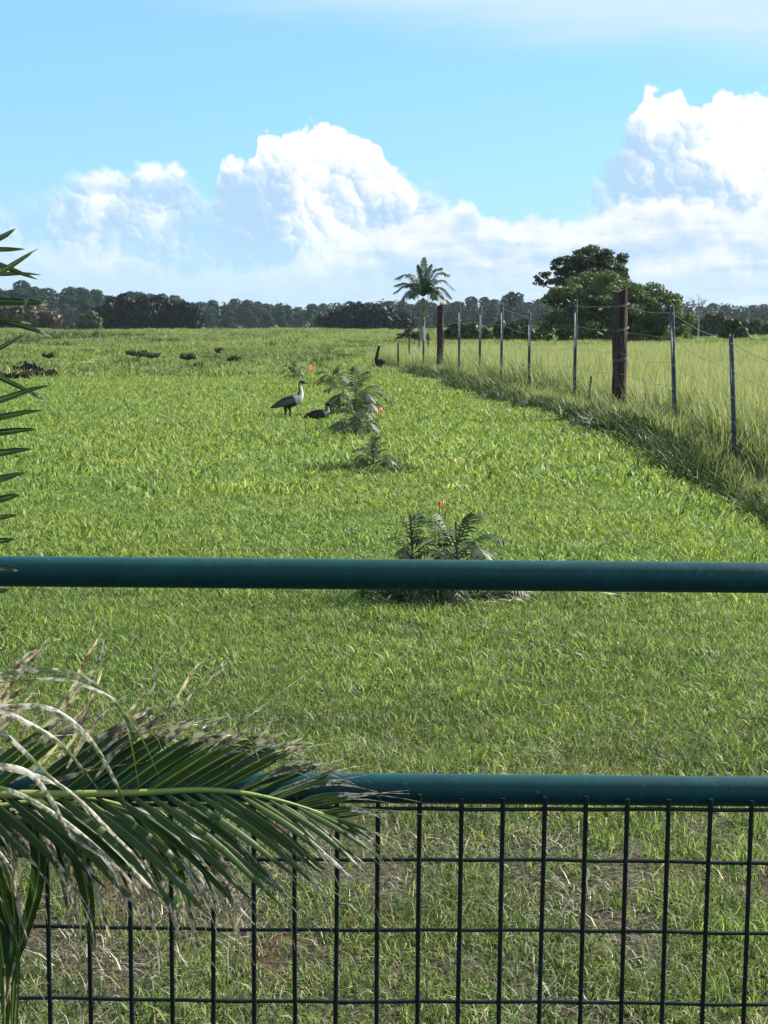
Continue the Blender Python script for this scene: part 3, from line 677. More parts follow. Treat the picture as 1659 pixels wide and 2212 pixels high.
# half-tall grass spilling out under the wires
pu = [blades_mesh('b', 40, .16, .08, .40, .012, .6, rg, M['tall']) for _ in range(5)]
Y = 9 + 37*rg.random(2300)**1.4; X = fence_x(Y) - .02 - .36*rg.random(2300)*(.5+1.0*vnoise(Y, Y*0, 2.3, 44))
scatter('fence_grass', 'rough half-tall grass spilling onto the lawn under the fence wires', 'grass', pu, X, Y, .30+.5*vnoise(X, Y, .7, 6)+.6*rg.random(len(X))**2, rg, tilt=.3)
# rank weeds along the fence foot, with the strip's shade put into their dark green
pw = [blades_mesh('b', 60, .15, .05, .26, .014, 1.1, rg, M['weed']) for _ in range(5)]
Y = 9 + 36*rg.random(3600)**1.5; off = rg.normal(size=3600)*.17 - .52 + .30*(vnoise(Y, Y*0, 1.9, 4)-.5); X = fence_x(Y)+off
scatter('fence_weeds', 'rank weeds along the foot of the wire fence, green darkened to imitate shade', 'weeds', pw, X, Y, .45+.7*vnoise(X, Y, .8, 6)+.5*rg.random(len(X))**2, rg, tilt=.3)
# rough pasture beyond the lawn
pp = [blades_mesh('b', 46, .40, .06, .34, .045, .9, rg, M['pasture']) for _ in range(5)]
X, Y = wedge(30000, 39, 120, rg, .33, 2); k = (Y > lawn_end(X)-.5) & ((X < fence_x(Y)) | (Y > 60))
dn = vnoise(X, Y, 3.5, 12)*.6 + vnoise(X, Y, 1.2, 13)*.4; k &= rg.random(len(X)) < .30+1.0*sst(dn, .42, .58)
X3, Y3 = wedge(16000, 110, 282, rg, .33, 4)
X = np.concatenate([X[k], X3]); Y = np.concatenate([Y[k], Y3])
scatter('pasture_grass', 'rough tussocky pasture grass between the lawn and far wood', 'grass', pp, X, Y, (.6+.9*vnoise(X, Y, 4., 14)**1.5)*(1+.9*sst(Y, 100, 240)), rg)
X, Y = wedge(2600, 44, 180, rg, .33, 2); k = (X < fence_x(Y)-1) & (rg.random(len(X)) < sst(vnoise(X, Y, 7., 51)*.6+vnoise(X, Y, 2., 52)*.4, .50, .64)); X, Y = X[k], Y[k]
scatter('pasture_shadow_clumps', 'dark scattered clumps standing in for small shadows in the rough pasture', 'weeds', pw, X, Y, (1.2+1.6*rg.random(len(X)))*(1+.5*sst(Y, 60, 150)), rg)  # dark blade clumps placed to read as small shadows in the pasture
# dark low shrubs in the pasture
def low_shrub(px, py, w, h, lab, mat='brownbush', n=700):
    p = foot(px, py); k = p.y/F; t = empty('low_shrub', p); rg = np.random.default_rng(int(px*7+py)); L = []
    for q in range(6): L.append(((rg.uniform(-.5,.5)*w*k, rg.uniform(-.3,.3)*w*k, h*k*rg.uniform(.25,.6)), (w*k*.2, w*k*.2, h*k*.4)))
    mb = MB(); leaf_cloud(mb, L, n, .16*max(1, p.y/60), rg); link('foliage', mb.mesh('foliage', M[mat]), t)
    tm = MB()
    for l in L: tube(tm, [(0,0,-.1), l[0]], [.02,.008], 5)
    link('stem', tm.mesh('stem', M['bark']), t); tag(t, lab, 'shrub', 'low shrubs in the pasture')
for (px, py, w, h, mt) in [(18,806,70,26,'thick'),(62,812,70,26,'thick'),(100,818,44,18,'brownbush'),(30,822,70,18,'brownbush'),(-30,806,70,30,'thick')]:
    low_shrub(px, py, w, h, 'low tangled brown shrub in the patch at the lawn corner', mt, 900)
for (px, py, w, h, mt) in [(505,779,30,9,'weedy'),(455,777,36,8,'weedy'),(405,774,34,9,'bush'),(300,768,40,9,'bush'),(560,796,34,8,'weedy'),(330,797,30,9,'brownbush'),(230,790,24,7,'brownbush'),(475,796,26,8,'bush'),(430,803,18,18,'brownbush')]:
    low_shrub(px, py, w, h, 'small dark shrub growing alone in the open rough pasture', mt, 500)
for _ in range(20):
    low_shrub(rnd.uniform(0, 800), 742+74*rnd.random(), rnd.uniform(14, 34), rnd.uniform(4, 8), 'small dark shrub growing alone in the open rough pasture', rnd.choice(['bush','weedy','weedy','brownbush']), 260)

# ------------------------------------------------------------------ planted row of saplings, marker flags
def sapling(px, py, hpx, wpx, nf, label, seed, dead=2):
    p = foot(px, py); k = p.y/F; h, w = hpx*k, wpx*k; rg = np.random.default_rng(seed); t = empty('palm_sapling', p)
    mb = MB(); tube(mb, smooth([(0,0,-.03),(.008,0,h*.4),(-.004,0,h*.92)], 7), np.linspace(.011,.005,7), 7, r=.5); link('stem', mb.mesh('stem', M['bark']), t)
    for q in range(nf):
        a = q*2.4 + rg.uniform(-.3,.3); s = (q+.6)/nf; z0 = h*(.14+.52*s); el_ = R(2+66*s**2.2)+rg.uniform(-.12,.12); L = w*.56*(1.08-.50*s)*rg.uniform(.85,1.15)
        A = np.array((0,0,z0)); d = np.array((math.cos(a)*math.cos(el_), math.sin(a)*math.cos(el_), math.sin(el_)))
        B = A + d*L*.55 + np.array((0,0,.09*L)); E = A + d*L - np.array((0,0,.34*L*(1.25-s)))
        mb = MB(); pinnate(mb, [A, B, E], 14, L*.35, L*.044, rg, hang=.45, upv=.0, r_rachis=.0035, flat=.9); link('frond', mb.mesh('frond', M['sapling']), t)
    for q in range(dead):
        a = rg.uniform(0, 6.28); L = w*.42; mb = MB()
        pinnate(mb, [(0,0,h*.25), (math.cos(a)*L*.6, math.sin(a)*L*.6, h*.18), (math.cos(a)*L, math.sin(a)*L, .01)], 10, L*.3, L*.07, rg, hang=.5, r_rachis=.003)
        fr = link('frond', mb.mesh('dry_frond', M['deadleaf']), t); fr['label'] = 'withered pale frond'
    tag(t, label, 'sapling', 'palm saplings planted in a row down the lawn'); return t
sapling(985, 1293, 186, 290, 19, 'largest palm sapling, behind the gate top rail, with bare centre stem', 61, 3)
sapling(888, 1298, 208, 215, 13, 'smaller palm sapling crowding the largest one behind the top rail', 62, 1)
sapling(805, 1024, 78, 120, 20, 'withered sapling in a mound of grey weeds, midway along the row', 63, 10)
sapling(766, 942, 84, 138, 18, 'bushy palm sapling right beside the crouching goose', 64, 2)
sapling(768, 900, 90, 160, 20, 'tall bushy palm sapling just behind the crouching goose', 65, 1)
sapling(720, 838, 44, 90, 14, 'small palm sapling between standing goose and the stump', 66, 1)
sapling(636, 822, 46, 70, 14, 'small sapling at the lawn end beside the farthest orange flag', 67, 3)
# weedy tufts and clippings about the row
X = []; Y = []
for (px, py, n, sx, sy) in [(805,1026,150,.24,.3),(735,1026,60,.20,.15),(890,1026,16,.18,.1),(765,945,40,.3,.3),(900,1300,22,.12,.10),(640,825,40,.4,.4),(700,835,40,.6,.4),(700,960,20,.15,.15)]:
    p = foot(px, py)
    X += list(p.x + rg.normal(size=n)*sx); Y += list(p.y + rg.normal(size=n)*sy)
X = np.array(X); Y = np.array(Y); scatter('row_weeds', 'darker tufts of weed grown up around the sapling row', 'weeds', pw, X, Y, .28+.35*rg.random(len(X)), rg)
mb = MB(); rg2 = np.random.default_rng(77)
for (px, py, n, sx, sy) in [(985,1298,110,.22,.10),(890,1300,60,.12,.06),(1090,1300,40,.12,.08),(810,1030,30,.2,.15)]:
    p = foot(px, py)
    for _ in range(n):
        x, y = p.x + rg2.normal()*sx, p.y + rg2.normal()*sy; a = rg2.uniform(0, 3.14); L = rg2.uniform(.02,.07); z = gz(x, y) + rg2.uniform(.02,.05)
        dx, dy = math.cos(a)*L, math.sin(a)*L
        mb.add([(x-dx,y-dy,z),(x+dy*.18,y-dx*.18,z+.008),(x+dx,y+dy,z+rg2.uniform(-.01,.02)),(x-dy*.18,y+dx*.18,z+.004)], [[0,1,2,3]], r=rg2.random())
tag(link('leaf_litter', mb.mesh('leaf_litter', M['deadleaf'])), 'dry leaf litter lying at the foot of the largest saplings', 'leaf litter', kind='stuff')
def flag(px, yb, yt, w, h, lab, lean=0):
    p = foot(px, yb); k = p.y/F; H = (yb-yt)*k; t = empty('marker_flag', p)
    mb = MB(); tube(mb, [(0,0,-.05),(lean*.5,0,H*.5),(lean,0,H)], .003, 6); link('stake', mb.mesh('stake', M['stake']), t)
    mb = MB(); n = 6; v = []
    for i in range(n):
        u = i/(n-1)
        for z, yy in ((0,0),(h*k*.5,.01),(h*k,.002)):
            zz = H - h*k + z; zz = H - (h*k-z)*(1-.45*u) - .06*u*h*k
            v.append((lean*zz/H + u*w*k, .012*math.sin(u*5+z*30)+yy, zz))
    mb.add(v, [[3*i+j, 3*i+3+j, 3*i+4+j, 3*i+1+j] for i in range(n-1) for j in range(2)])
    fl = link('flag', mb.mesh('flag', M['flag']), t); md = fl.modifiers.new('thick', 'SOLIDIFY'); md.thickness = .0015
    tag(t, lab, 'marker flag', 'orange marker flags in the sapling row'); return t
flag(948, 1240, 1079, 10, 19, 'small orange flag beside the largest palm sapling')
flag(818, 918, 880, 8, 16, 'small orange flag at the bushy sapling near the geese')
flag(666, 826, 788, 8, 20, 'brightest orange flag by the sapling at the lawn end')

# ------------------------------------------------------------------ geese
def goose(px, py, label, sitting, s):
    p = foot(px, py); t = empty('goose', p, 0); mb = MB()
    # stations along the bird, tail to beak: (x, z, half width, half height) at a standing height of .53 m
    if not sitting:
        st_ = [(-.285,.190,.012,.006),(-.235,.205,.040,.018),(-.17,.225,.066,.042),(-.09,.238,.086,.074),(.0,.242,.094,.090),(.08,.252,.090,.086),(.135,.285,.064,.066),(.158,.335,.040,.045),(.160,.39,.027,.030),(.150,.44,.023,.025),(.150,.478,.026,.028),(.166,.505,.031,.030),(.196,.508,.026,.024),(.222,.497,.014,.012),(.250,.488,.009,.007),(.262,.485,.004,.004)]
    else:
        st_ = [(-.26,.10,.012,.006),(-.20,.115,.042,.020),(-.12,.115,.085,.062),(-.03,.105,.105,.090),(.05,.105,.100,.088),(.105,.13,.070,.064),(.122,.175,.042,.044),(.118,.215,.029,.030),(.115,.25,.027,.028),(.13,.28,.032,.031),(.16,.284,.027,.025),(.188,.272,.014,.012),(.215,.262,.009,.007),(.226,.259,.004,.004)]
    if not sitting: st_ = [(a_, b_ + .030 + (.16*min(a_, .12) if i_ < 8 else .16*.12), c_, d_) for i_, (a_, b_, c_, d_) in enumerate(st_)]
    seg = 16; C = smooth([(a,0,b) for a,b,_,_ in st_], 60); Wd = smooth([(c,d,0) for *_,c,d in st_], 60); V_ = []; colr = []
    for i in range(60):
        tg = C[min(i+1,59)]-C[max(i-1,0)]; tg /= np.linalg.norm(tg); nr = np.array((-tg[2],0,tg[0])); f_ = i/59
        for q in range(seg):
            a = 2*math.pi*q/seg; v = C[i] + np.array((0,1,0))*math.cos(a)*max(.003,Wd[i][0]) + nr*math.sin(a)*max(.003,Wd[i][1]); V_.append(v)
            up = math.sin(a)
            if i > 42: c = (.012,.011,.011)
            elif i > 25: c = (.035,.03,.028) if up > .25 else (.62,.60,.57)          # dark nape, white throat
            elif i > 19: c = (.60,.57,.53) if up < .75 else (.25,.22,.19)
            elif up < -.35: c = (.055,.048,.045) if f_ < .36 else (.30,.28,.26)
            else: c = (.075,.062,.055)
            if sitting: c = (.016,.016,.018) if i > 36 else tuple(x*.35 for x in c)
            colr.append(c)
    Fq = [[i*seg+q, i*seg+(q+1)%seg, (i+1)*seg+(q+1)%seg, (i+1)*seg+q] for i in range(59) for q in range(seg)]
    mb.add(np.array(V_)*s, Fq, col=np.array(colr))
    if not sitting:
        for (dx, sy) in ((-.045, -.035), (.02, .038)):
            path = [(-.02+dx*.4,sy,.24),(-.03+dx*.8,sy,.175),(-.022+dx,sy,.12),(-.03+dx,sy,.05),(-.028+dx,sy,.0)]
            n0 = mb.n; tube(mb, np.array(smooth(path, 10))*s, np.array([.030,.026,.020,.014,.010,.009,.009,.009,.009,.010])*s, 8, col=np.tile((.03,.027,.025), (80,1)) if False else 0.0) if False else None
            pts = smooth(path, 10); rad = [.040,.038,.032,.024,.017,.013,.012,.012,.012,.013]; vv = []
            for i in range(10):
                for q in range(8): vv.append((pts[i][0]+rad[i]*math.cos(q*math.pi/4), pts[i][1]+rad[i]*math.sin(q*math.pi/4), pts[i][2]))
            mb.add(np.array(vv)*s, [[i*8+q, i*8+(q+1)%8, (i+1)*8+(q+1)%8, (i+1)*8+q] for i in range(9) for q in range(8)], col=np.tile((.035,.030,.028), (80,1)))
            for da in (-.5, 0, .5):
                e = np.array((.065*math.cos(da), .065*math.sin(da), .0)); b0 = np.array((-.035+dx, sy, .012))
                mb.add(np.array([b0+(0,.006,0), b0-(0,.006,0), b0+e+(0,0,-.008), b0+e*.5+(0,0,.004)])*s, [[0,2,3],[1,3,2],[0,3,1]], col=np.tile((.04,.03,.025), (4,1)))
    link('body', mb.mesh('body', M['plume']), t)
    for sg in (-1, 1):                                     # folded wings
        wb = MB(); z0 = .255 if not sitting else .125; vv = []; cc = []
        for i in range(13):
            u = i/12; x = .085 - .335*u; hh = .070*math.sin(math.pi*min(1,(u*.86+.10)))**.7 + .004; wy = (.092 if not sitting else .104)*(1-u**2.2*.75); zc = z0 - .03*u - (.0 if u<.6 else (u-.6)*.07) + (0 if sitting else .030 + .16*x)
            for q in range(7):
                w = -1+2*q/6; vv.append((x - .03*(1-w)*u, sg*(wy*(1-.16*w*w) + .010), zc + hh*w*.9)); g_ = .5+.5*w
                cc.append((.15-.10*u, .125-.09*u, .11-.08*u) if w < .35 else (.035,.030,.028))
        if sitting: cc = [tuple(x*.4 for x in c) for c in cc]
        wb.add(np.array(vv)*s, [[i*7+q, i*7+q+1, i*7+q+8, i*7+q+7] for i in range(12) for q in range(6)], col=np.array(cc))
        w = link('wing', wb.mesh('wing', M['plume']), t); md = w.modifiers.new('thick', 'SOLIDIFY'); md.thickness = .012*s; md.offset = -1
    tag(t, label, 'goose'); return t
goose(627, 906, 'goose standing on the lawn, dark head, white throat and breast', False, 1.03)
goose(692, 908, 'dark goose crouching in the grass next to the standing goose', True, .88)

# ------------------------------------------------------------------ gate with welded mesh
GY = 1.76
gate = empty('farm_gate', (0, GY, 0)); gate.rotation_euler = (0, R(.50), 0)
zr = lambda row, Y=GY: at(CX, row, Y).z
Xl, Xr = -1.35, 1.65
def bar(name, a, b, r, mat, seg=24):
    mb = MB(); n = 9 if seg > 12 else 5
    pts = [Vector(a).lerp(Vector(b), i/(n-1)) for i in range(n)]
    tube(mb, pts, r, seg); return link(name, mb.mesh(name, M[mat]), gate)
bar('top_rail', (Xl,0,zr(1241)), (Xr,0,zr(1241)), .0185, 'gate')
bar('middle_rail', (Xl,0,zr(1703)), (Xr,0,zr(1703)), .0182, 'gate')
bar('bottom_rail', (Xl,0,.16), (Xr,0,.16), .0182, 'gate')
for x in (Xl, Xr): bar('stile', (x,0,.16), (x,0,zr(1241)), .0184, 'gate')
my = -.0182-.0022
wz = [zr(1747, GY+my-.004), zr(1859, GY+my-.004), zr(2011, GY+my-.004), zr(2166, GY+my-.004)]; step = wz[2]-wz[3]
while wz[-1] - step > .16: wz.append(wz[-1]-step)
for z in wz:
    pts = [Vector((x, my-.0005 + .0004*math.sin(x*31+z*50), z + .0011*math.sin(x*9+z*70) + .0006*math.sin(x*43))) for x in np.linspace(Xl, Xr, 61)]
    mb = MB(); tube(mb, pts, .0025, 8); link('horizontal_wire', mb.mesh('horizontal_wire', M['mesh']), gate)
dep = (at(816, 1857, GY) - at(816-88, 1857, GY)).length; x0 = at(816, 1857, GY+my).x - zr(1857)*math.tan(R(.5))*0 
x0 = x0 + zr(1857)*-math.sin(R(.5))
x = x0 - 24*dep
while x < Xr - .02:
    if x > Xl + .02:
        ztop = zr(1705) + rnd.uniform(-.003,.002); w0 = rnd.uniform(-.0008,.0008)
        pts = [Vector((x + w0*math.sin(z*11+x*60) , my-.0044, z)) for z in np.linspace(.165, ztop, 13)]
        mb = MB(); tube(mb, pts, .0029, 8); link('vertical_wire', mb.mesh('vertical_wire', M['mesh']), gate)
    x += dep
tag(gate, 'teal steel tube gate with dark welded wire mesh below its middle rail', 'gate')
for x in (Xl-.09, Xr+.09):
    mb = MB(); tube(mb, [(0,0,-.1),(0,0,.6),(0,0,1.35),(0,0,1.37)], [.04,.04,.04,.030], 20)
    tag(link('gate_post', mb.mesh('gate_post', M['gate']), None, (x, GY, gz(x, GY))), 'round teal steel post that carries the mesh gate', 'gate post', 'gate posts')

# ------------------------------------------------------------------ young palm in front of the gate
PB = Vector((-.98, 1.42, 0.0)); palm = empty('garden_palm', PB)
mb = MB(); tube(mb, smooth([(0,0,-.05),(.01,0,.25),(0,0,.55)], 8), [.10,.095,.085,.08,.075,.07,.06,.05], 16); link('trunk', mb.mesh('trunk', M['bark']), palm)
lr = random.Random(5)
def leaflet(path, w, parent, dry0=.0, dryt=.6, r=None, fold=.35, roll=None, n=12, blunt=.0, fray=0):
    """one folded strip; dry0 dryness at base, dryt at tip"""
    pts = smooth([tuple(p) for p in path], n); V_ = []; rr = []; dd = []; rb = []; r = lr.random() if r is None else r
    roll = lr.uniform(-.7,.7) if roll is None else roll
    for i in range(n):
        u = i/(n-1); tg = Vector(pts[min(i+1,n-1)]) - Vector(pts[max(i-1,0)]); tg.normalize()
        vw = (Vector((0,0,CAMZ+.8)) - Vector(pts[i])).normalized(); a = tg.cross(vw).normalized(); b = a.cross(tg).normalized()
        sd_ = (a*math.cos(roll) + b*math.sin(roll)); nb = tg.cross(sd_).normalized()
        ww = w*.5*(min(1, .30+2.6*u)*(1-u**(2.6 if not fray else 3.2))+.04+blunt*u); c = Vector(pts[i])
        V_ += [c - sd_*ww + nb*ww*fold, c, c + sd_*ww + nb*ww*fold]
        d = dry0 + (dryt-dry0)*u**2; rr += [r]*3; dd += [d, d*.9, d]; rb += [0, 1, 0]
    f = []
    for i in range(n-1):
        for j in (0, 1): f.append([3*i+j, 3*i+j+1, 3*i+4+j, 3*i+3+j])
    for _ in range(fray):                                # split, dried threads at the end
        u0 = lr.uniform(.52, .86); i0 = int(u0*(n-1)); c = Vector(pts[i0]); tg = (Vector(pts[min(i0+2, n-1)]) - Vector(pts[i0-1])).normalized()
        L_ = lr.uniform(.03, .085); sdv = Vector((lr.uniform(-1,1), lr.uniform(-1,1), lr.uniform(-1,.6))); k0 = len(V_); ns = 5; wv = tg.cross(Vector((0,-1,.3))).normalized()*w*lr.uniform(.05,.11)
        for j in range(ns):
            q = j/(ns-1); p_ = c + tg*L_*q + sdv*L_*.45*q*q; p_.z -= .25*L_*q*q
            V_ += [p_ - wv*(1-q*.8), p_ + wv*(1-q*.8)]; rr += [r]*2; dd += [max(d0_, .55+.5*q)]*2 if False else [.55+.5*q]*2; rb += [0,0]
        f += [[k0+2*j, k0+2*j+1, k0+2*j+3, k0+2*j+2] for j in range(ns-1)]
    me = make_mesh('leaflet', [tuple(v - PB) for v in V_], [f], M['leaflet'], {'r': rr, 'dry': dd, 'rib': rb})
    return link('leaflet', me, parent)
def frond(pxs_, Ys, r0, r1, name='frond'):
    pts = smooth([tuple(at(x, y, Y)) for (x, y), Y in zip(pxs_, Ys)], 40); mb = MB(); tube(mb, [Vector(p) - PB for p in pts], np.linspace(r0, r1, 40), 8)
    o = link(name, mb.mesh(name, M['rachis']), palm); return o, pts
def on(pts, px):
    """point of the frond's stalk seen at column px"""
    best = min(pts, key=lambda p: abs(CX + F*p[0]/(p[1]*math.cos(PITCH)+(CAMZ-p[2])*math.sin(PITCH)) - px)); return Vector(best)
# A: the long frond lying across the gate
fA, pA = frond([(-900,2050),(-500,1800),(-200,1725),(0,1716),(150,1715),(300,1712),(430,1706),(520,1712),(600,1728),(680,1752),(748,1778)], [1.42,1.44,1.46,1.47,1.48,1.49,1.50,1.51,1.52,1.53,1.54], .0062, .0009)
def rowcol(p): 
    dz = p.y*math.cos(PITCH)+(CAMZ-p.z)*math.sin(PITCH); return CX + F*p.x/dz, CY + F*((CAMZ-p.z)*math.cos(PITCH) - p.y*math.sin(PITCH))/dz
for i, bx in enumerate(np.arange(-330, 740, 30)):
    b = on(pA, bx); cx_, cy_ = rowcol(b); u = (bx+330)/1070.
    L = np.interp(bx, [-330,100,300,450,600,735], [330,310,290,240,170,80])*lr.uniform(.88,1.06); an = R(np.interp(bx, [-330,200,450,600,735], [40,36,29,19,3])+lr.uniform(-1.5,1.5))
    dx, dy = math.cos(an)*L, -math.sin(an)*L; Yo = lr.uniform(.015,.05)
    mid = at(cx_+dx*.5, cy_+dy*.50, b.y+Yo*.6); tip = at(cx_+dx, cy_+dy*.97+lr.uniform(-4,8), b.y+Yo)
    if bx > 90 or lr.random() < .5:
        leaflet([b, mid, tip], .0138*(1-.55*u**3), fA, .0 if bx > 90 else .3, lr.uniform(.75,1.1), r=lr.uniform(.0,.45), fold=.75, roll=lr.uniform(-.75,-.35), fray=lr.choice([2,3,4]))
    L = np.interp(bx, [-330,-60,100,300,450,600,735], [150,230,380,390,340,240,90])*lr.uniform(.92,1.05); an = R(np.interp(bx, [-330,200,450,600,735], [42,38,34,32,14])+lr.uniform(-1.5,1.5))
    dx, dy = math.cos(an)*L, math.sin(an)*L; Yo = lr.uniform(-.03,.0); dr = lr.uniform(.02,.12)*L
    mid = at(cx_+dx*.5, cy_+dy*.48, b.y+Yo*.6); tip = at(cx_+dx*.97, cy_+dy+dr, b.y+Yo)
    leaflet([b, mid, tip], .0140*(1-.55*u**3), fA, .0, lr.uniform(.4,.95), r=lr.uniform(.25,1.0), fold=.75, roll=lr.uniform(.1,.6), fray=lr.choice([1,2,3]))
# B: lower, darker frond underneath
fB, pB = frond([(-900,2060),(-450,1850),(-150,1765),(0,1742),(150,1724),(255,1738),(340,1782),(410,1840)], [1.42,1.45,1.49,1.51,1.53,1.54,1.55,1.56], .0055, .0010)
for i, bx in enumerate(np.arange(-260, 400, 24)):
    b = on(pB, bx); cx_, cy_ = rowcol(b)
    for sgn in (0, 1):
        L = np.interp(bx, [-260,-20,120,300,400], [110,170,300,270,150])*lr.uniform(.8,1.1); an = R(lr.uniform(38,66) if sgn else lr.uniform(18,36))
        dx, dy = math.cos(an)*L, math.sin(an)*L; Yo = lr.uniform(-.03,.07); dr = lr.uniform(.15,.4)*L
        leaflet([b, at(cx_+dx*.5, cy_+dy*.45, b.y+Yo*.6), at(cx_+dx*.9, cy_+dy+dr, b.y+Yo)], .0095, fB, .0, lr.uniform(.7,1.6), r=lr.uniform(0,.5), roll=lr.uniform(-.6,.6), fray=lr.choice([1,2,3]))
# C: overhead frond, long half-dead leaflets arching down across the picture's left
fC, pC = frond([(-900,2050),(-620,1700),(-420,1520),(-250,1440),(-150,1420),(-80,1415)], [1.42,1.40,1.38,1.36,1.35,1.35], .010, .003)
for (pp_, w, d0, d1) in [
    ([(-90,1470),(0,1456),(75,1448),(150,1453),(200,1476),(265,1536),(285,1611),(300,1701)], .0062,.60,.40),
    ([(-60,1480),(120,1466),(230,1500),(270,1541),(310,1601),(345,1681)], .0045,.55,.30),
    ([(-120,1540),(0,1526),(100,1528),(165,1566),(215,1626),(260,1711),(274,1755)], .0075,.66,.36),
    ([(-120,1530),(0,1536),(60,1561),(125,1601),(175,1656),(220,1716)], .0062,.66,.36),
    ([(-140,1560),(0,1586),(40,1611),(100,1671),(165,1726),(215,1790)], .0055,.62,.42),
    ([(-150,1640),(0,1651),(65,1671),(110,1726),(155,1806),(230,1862),(285,1982)], .0060,.66,.55),
    ([(-150,1640),(0,1658),(100,1681),(165,1721),(250,1806),(310,1871),(385,2000)], .0060,.68,.6),
    ([(-150,1690),(0,1700),(120,1760),(230,1850),(300,1930),(330,2010)], .0055,.5,.9)]:
    Yc = lr.uniform(1.36,1.42); leaflet([at(x, y, Yc+.01*i) for i, (x, y) in enumerate(pp_)], w, fC, d0, d1, r=.85, roll=lr.uniform(-.2,.4), n=22)
for (pp_, w, d) in [([(90,1600),(150,1500),(185,1430),(220,1372)], .0045, .78), ([(120,1580),(175,1480),(208,1430),(222,1376)], .0040, .80), ([(-80,1540),(0,1488),(50,1432),(92,1396)], .010, .70), ([(-80,1550),(0,1500),(40,1462),(80,1420)], .008, .66),
    ([(-60,1560),(10,1510),(56,1484)], .008, .72), ([(-60,1590),(0,1545),(50,1520)], .006, .75), ([(300,1600),(335,1560),(380,1516),(408,1470),(432,1424)], .0048, .72), ([(380,1540),(415,1502),(445,1481),(512,1414)], .0032, .72), ([(445,1481),(470,1452),(480,1430)], .003, .7), ([(250,1600),(290,1530),(330,1490),(338,1450)], .0035, .72),
    ([(30,1640),(110,1560),(165,1500)], .0060, 1.), ([(60,1650),(130,1590),(190,1520)], .0060, 1.05), ([(10,1620),(80,1550),(150,1495),(190,1470)], .0045, 1.0), ([(140,1660),(190,1590),(235,1530)], .0050, .95), ([(110,1650),(165,1590),(205,1500),(216,1455)], .0042, 1.), ([(200,1680),(250,1620),(300,1580)], .0060, 1.05), ([(170,1660),(240,1600),(290,1545),(320,1530)], .0042, 1.), ([(100,1690),(170,1668),(240,1672)], .0045, .95), ([(60,1700),(150,1680),(200,1655)], .005, .7), ([(20,1690),(90,1650),(160,1560)], .0055, .85),
    ([(430,1640),(520,1560),(560,1530)], .0026, .8), ([(350,1640),(430,1590),(520,1545)], .0026, .75), ([(250,1650),(330,1590),(400,1560),(460,1555)], .003, .95), ([(500,1660),(560,1620),(600,1605)], .0028, .9), ([(560,1690),(620,1650),(690,1640)], .0026, .8), ([(600,1700),(680,1675),(740,1660)], .0022, .8)]:
    Yc = lr.uniform(1.47,1.54); jit = [(x+lr.uniform(-5,5), y+lr.uniform(-5,5)) for x, y in pp_]
    leaflet([at(x, y, Yc+lr.uniform(-.01,.01)) for x, y in jit], w, fA, d, d+.15, r=.3, roll=lr.uniform(-.6,.6), n=11, blunt=.15, fray=2)
# hanging broad leaflets, lower left
for (pp_, w, d0, d1, r) in [([(60,1722),(120,1745),(160,1810),(185,1910),(196,1985),(206,2058)], .019,.0,.50,.45), ([(20,1730),(95,1770),(130,1790),(148,1830),(158,1910),(168,1995)], .010,.85,.95,.5), ([(10,1720),(60,1760),(84,1840),(78,1925),(48,2030),(22,2120),(14,2300)], .016,.0,.35,.30),
    ([(-40,1725),(5,1790),(24,1900),(32,2010),(30,2110),(22,2300)], .014,.05,.4,.2), ([(-60,1760),(-10,1860),(12,1960),(38,2060),(34,2280)], .008,.35,.5,.6), ([(-30,1740),(20,1790),(60,1810),(82,1870),(60,1900)], .006,.8,.9,.5), ([(-70,1740),(-30,1860),(-4,2000),(10,2120),(8,2320)], .017,.1,.3,.1),
    ([(0,1735),(70,1775),(118,1840),(140,1930),(150,2010)], .006,.8,1.0,.5), ([(0,1760),(30,1850),(40,1960),(60,2030)], .006,.7,1.0,.5)]:
    Yc = lr.uniform(1.50,1.54); leaflet([at(x, y, Yc+.004*i) for i, (x, y) in enumerate(pp_)], w, fB, d0, d1, r=r, roll=lr.uniform(-.2,.3), n=20, fray=2)
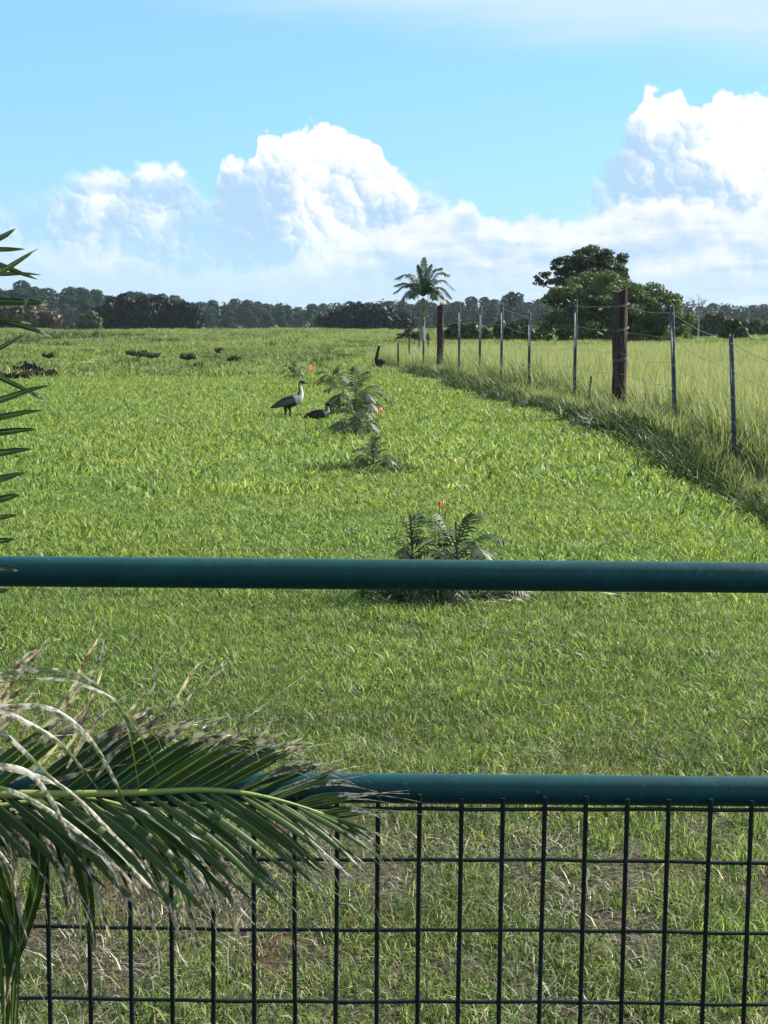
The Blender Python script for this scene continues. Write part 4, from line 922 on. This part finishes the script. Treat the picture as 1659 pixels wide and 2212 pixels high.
# D: upright frond outside the picture, its leaflet tips reach in along the left edge
fD, pD = frond([(-900,2050),(-640,1700),(-420,1350),(-300,1000),(-240,700),(-200,480),(-170,380)], [1.42,1.42,1.43,1.45,1.47,1.48,1.49], .011, .002)
for (tx_, ty_, y0, w, d, bend) in [(35,493,512,.0085,.5,0),(55,538,538,.006,.35,0),(83,536,586,.0085,.40,0),(90,594,592,.006,.35,-6),(82,604,572,.007,.30,0),(119,660,651,.0105,.42,-8),(119,733,692,.0085,.45,-12),(55,721,750,.006,.25,0),(70,700,690,.005,.5,-4),(110,872,815,.007,.45,-4),(109,832,864,.0090,.15,-8),(94,886,901,.0085,.05,-5),(80,927,934,.0085,.05,-3),(70,970,978,.0085,.0,-3),(53,1021,1033,.0095,.0,-2),(43,1069,1078,.0090,.0,-2),(39,1113,1117,.0065,.0,-2),(33,1165,1168,.0065,.0,-1),(39,1233,1231,.0075,.42,-3),(18,1274,1276,.006,.1,0),(16,1356,1358,.006,.0,0),(-5,1400,1400,.006,.0,0)]:
    sl = (ty_-y0)/max(tx_,10.); yb = y0 - sl*190*.6; b = min((Vector(p) for p in pD), key=lambda p: abs(rowcol(p)[1]-(yb+40))); Yt = b.y + lr.uniform(-.03,.05)
    leaflet([b, at(-90, y0-sl*90*.85+bend*.3, (b.y+Yt)/2), at(0, y0+bend*.2, Yt), at(tx_*.6, y0+(ty_-y0)*.6+bend*.5, Yt), at(tx_, ty_, Yt)], w, fD, d*.6, d+.15, r=lr.uniform(.05,.5), roll=lr.uniform(-.3,.3), n=16)
tag(palm, 'young feather palm with split, withered fronds hanging before the gate', 'palm')

# ------------------------------------------------------------------ air
mb = MB(); box(mb, (-900, -300, -8), (900, 1100, 40))
hzm, g = new_mat('haze'); o = g.node('ShaderNodeOutputMaterial'); pv = g.node('ShaderNodeVolumePrincipled'); g.l.new(pv.outputs[0], o.inputs['Volume'])
pv.inputs['Color'].default_value = (.72,.86,1,1); pv.inputs['Density'].default_value = .00007; pv.inputs['Anisotropy'].default_value = .3
hz_o = link('haze', mb.mesh('haze', hzm, smooth=False)); tag(hz_o, 'thin pale air between the camera and the far wood', 'haze', kind='stuff')
scene.render.resolution_x = 768; scene.render.resolution_y = 1024
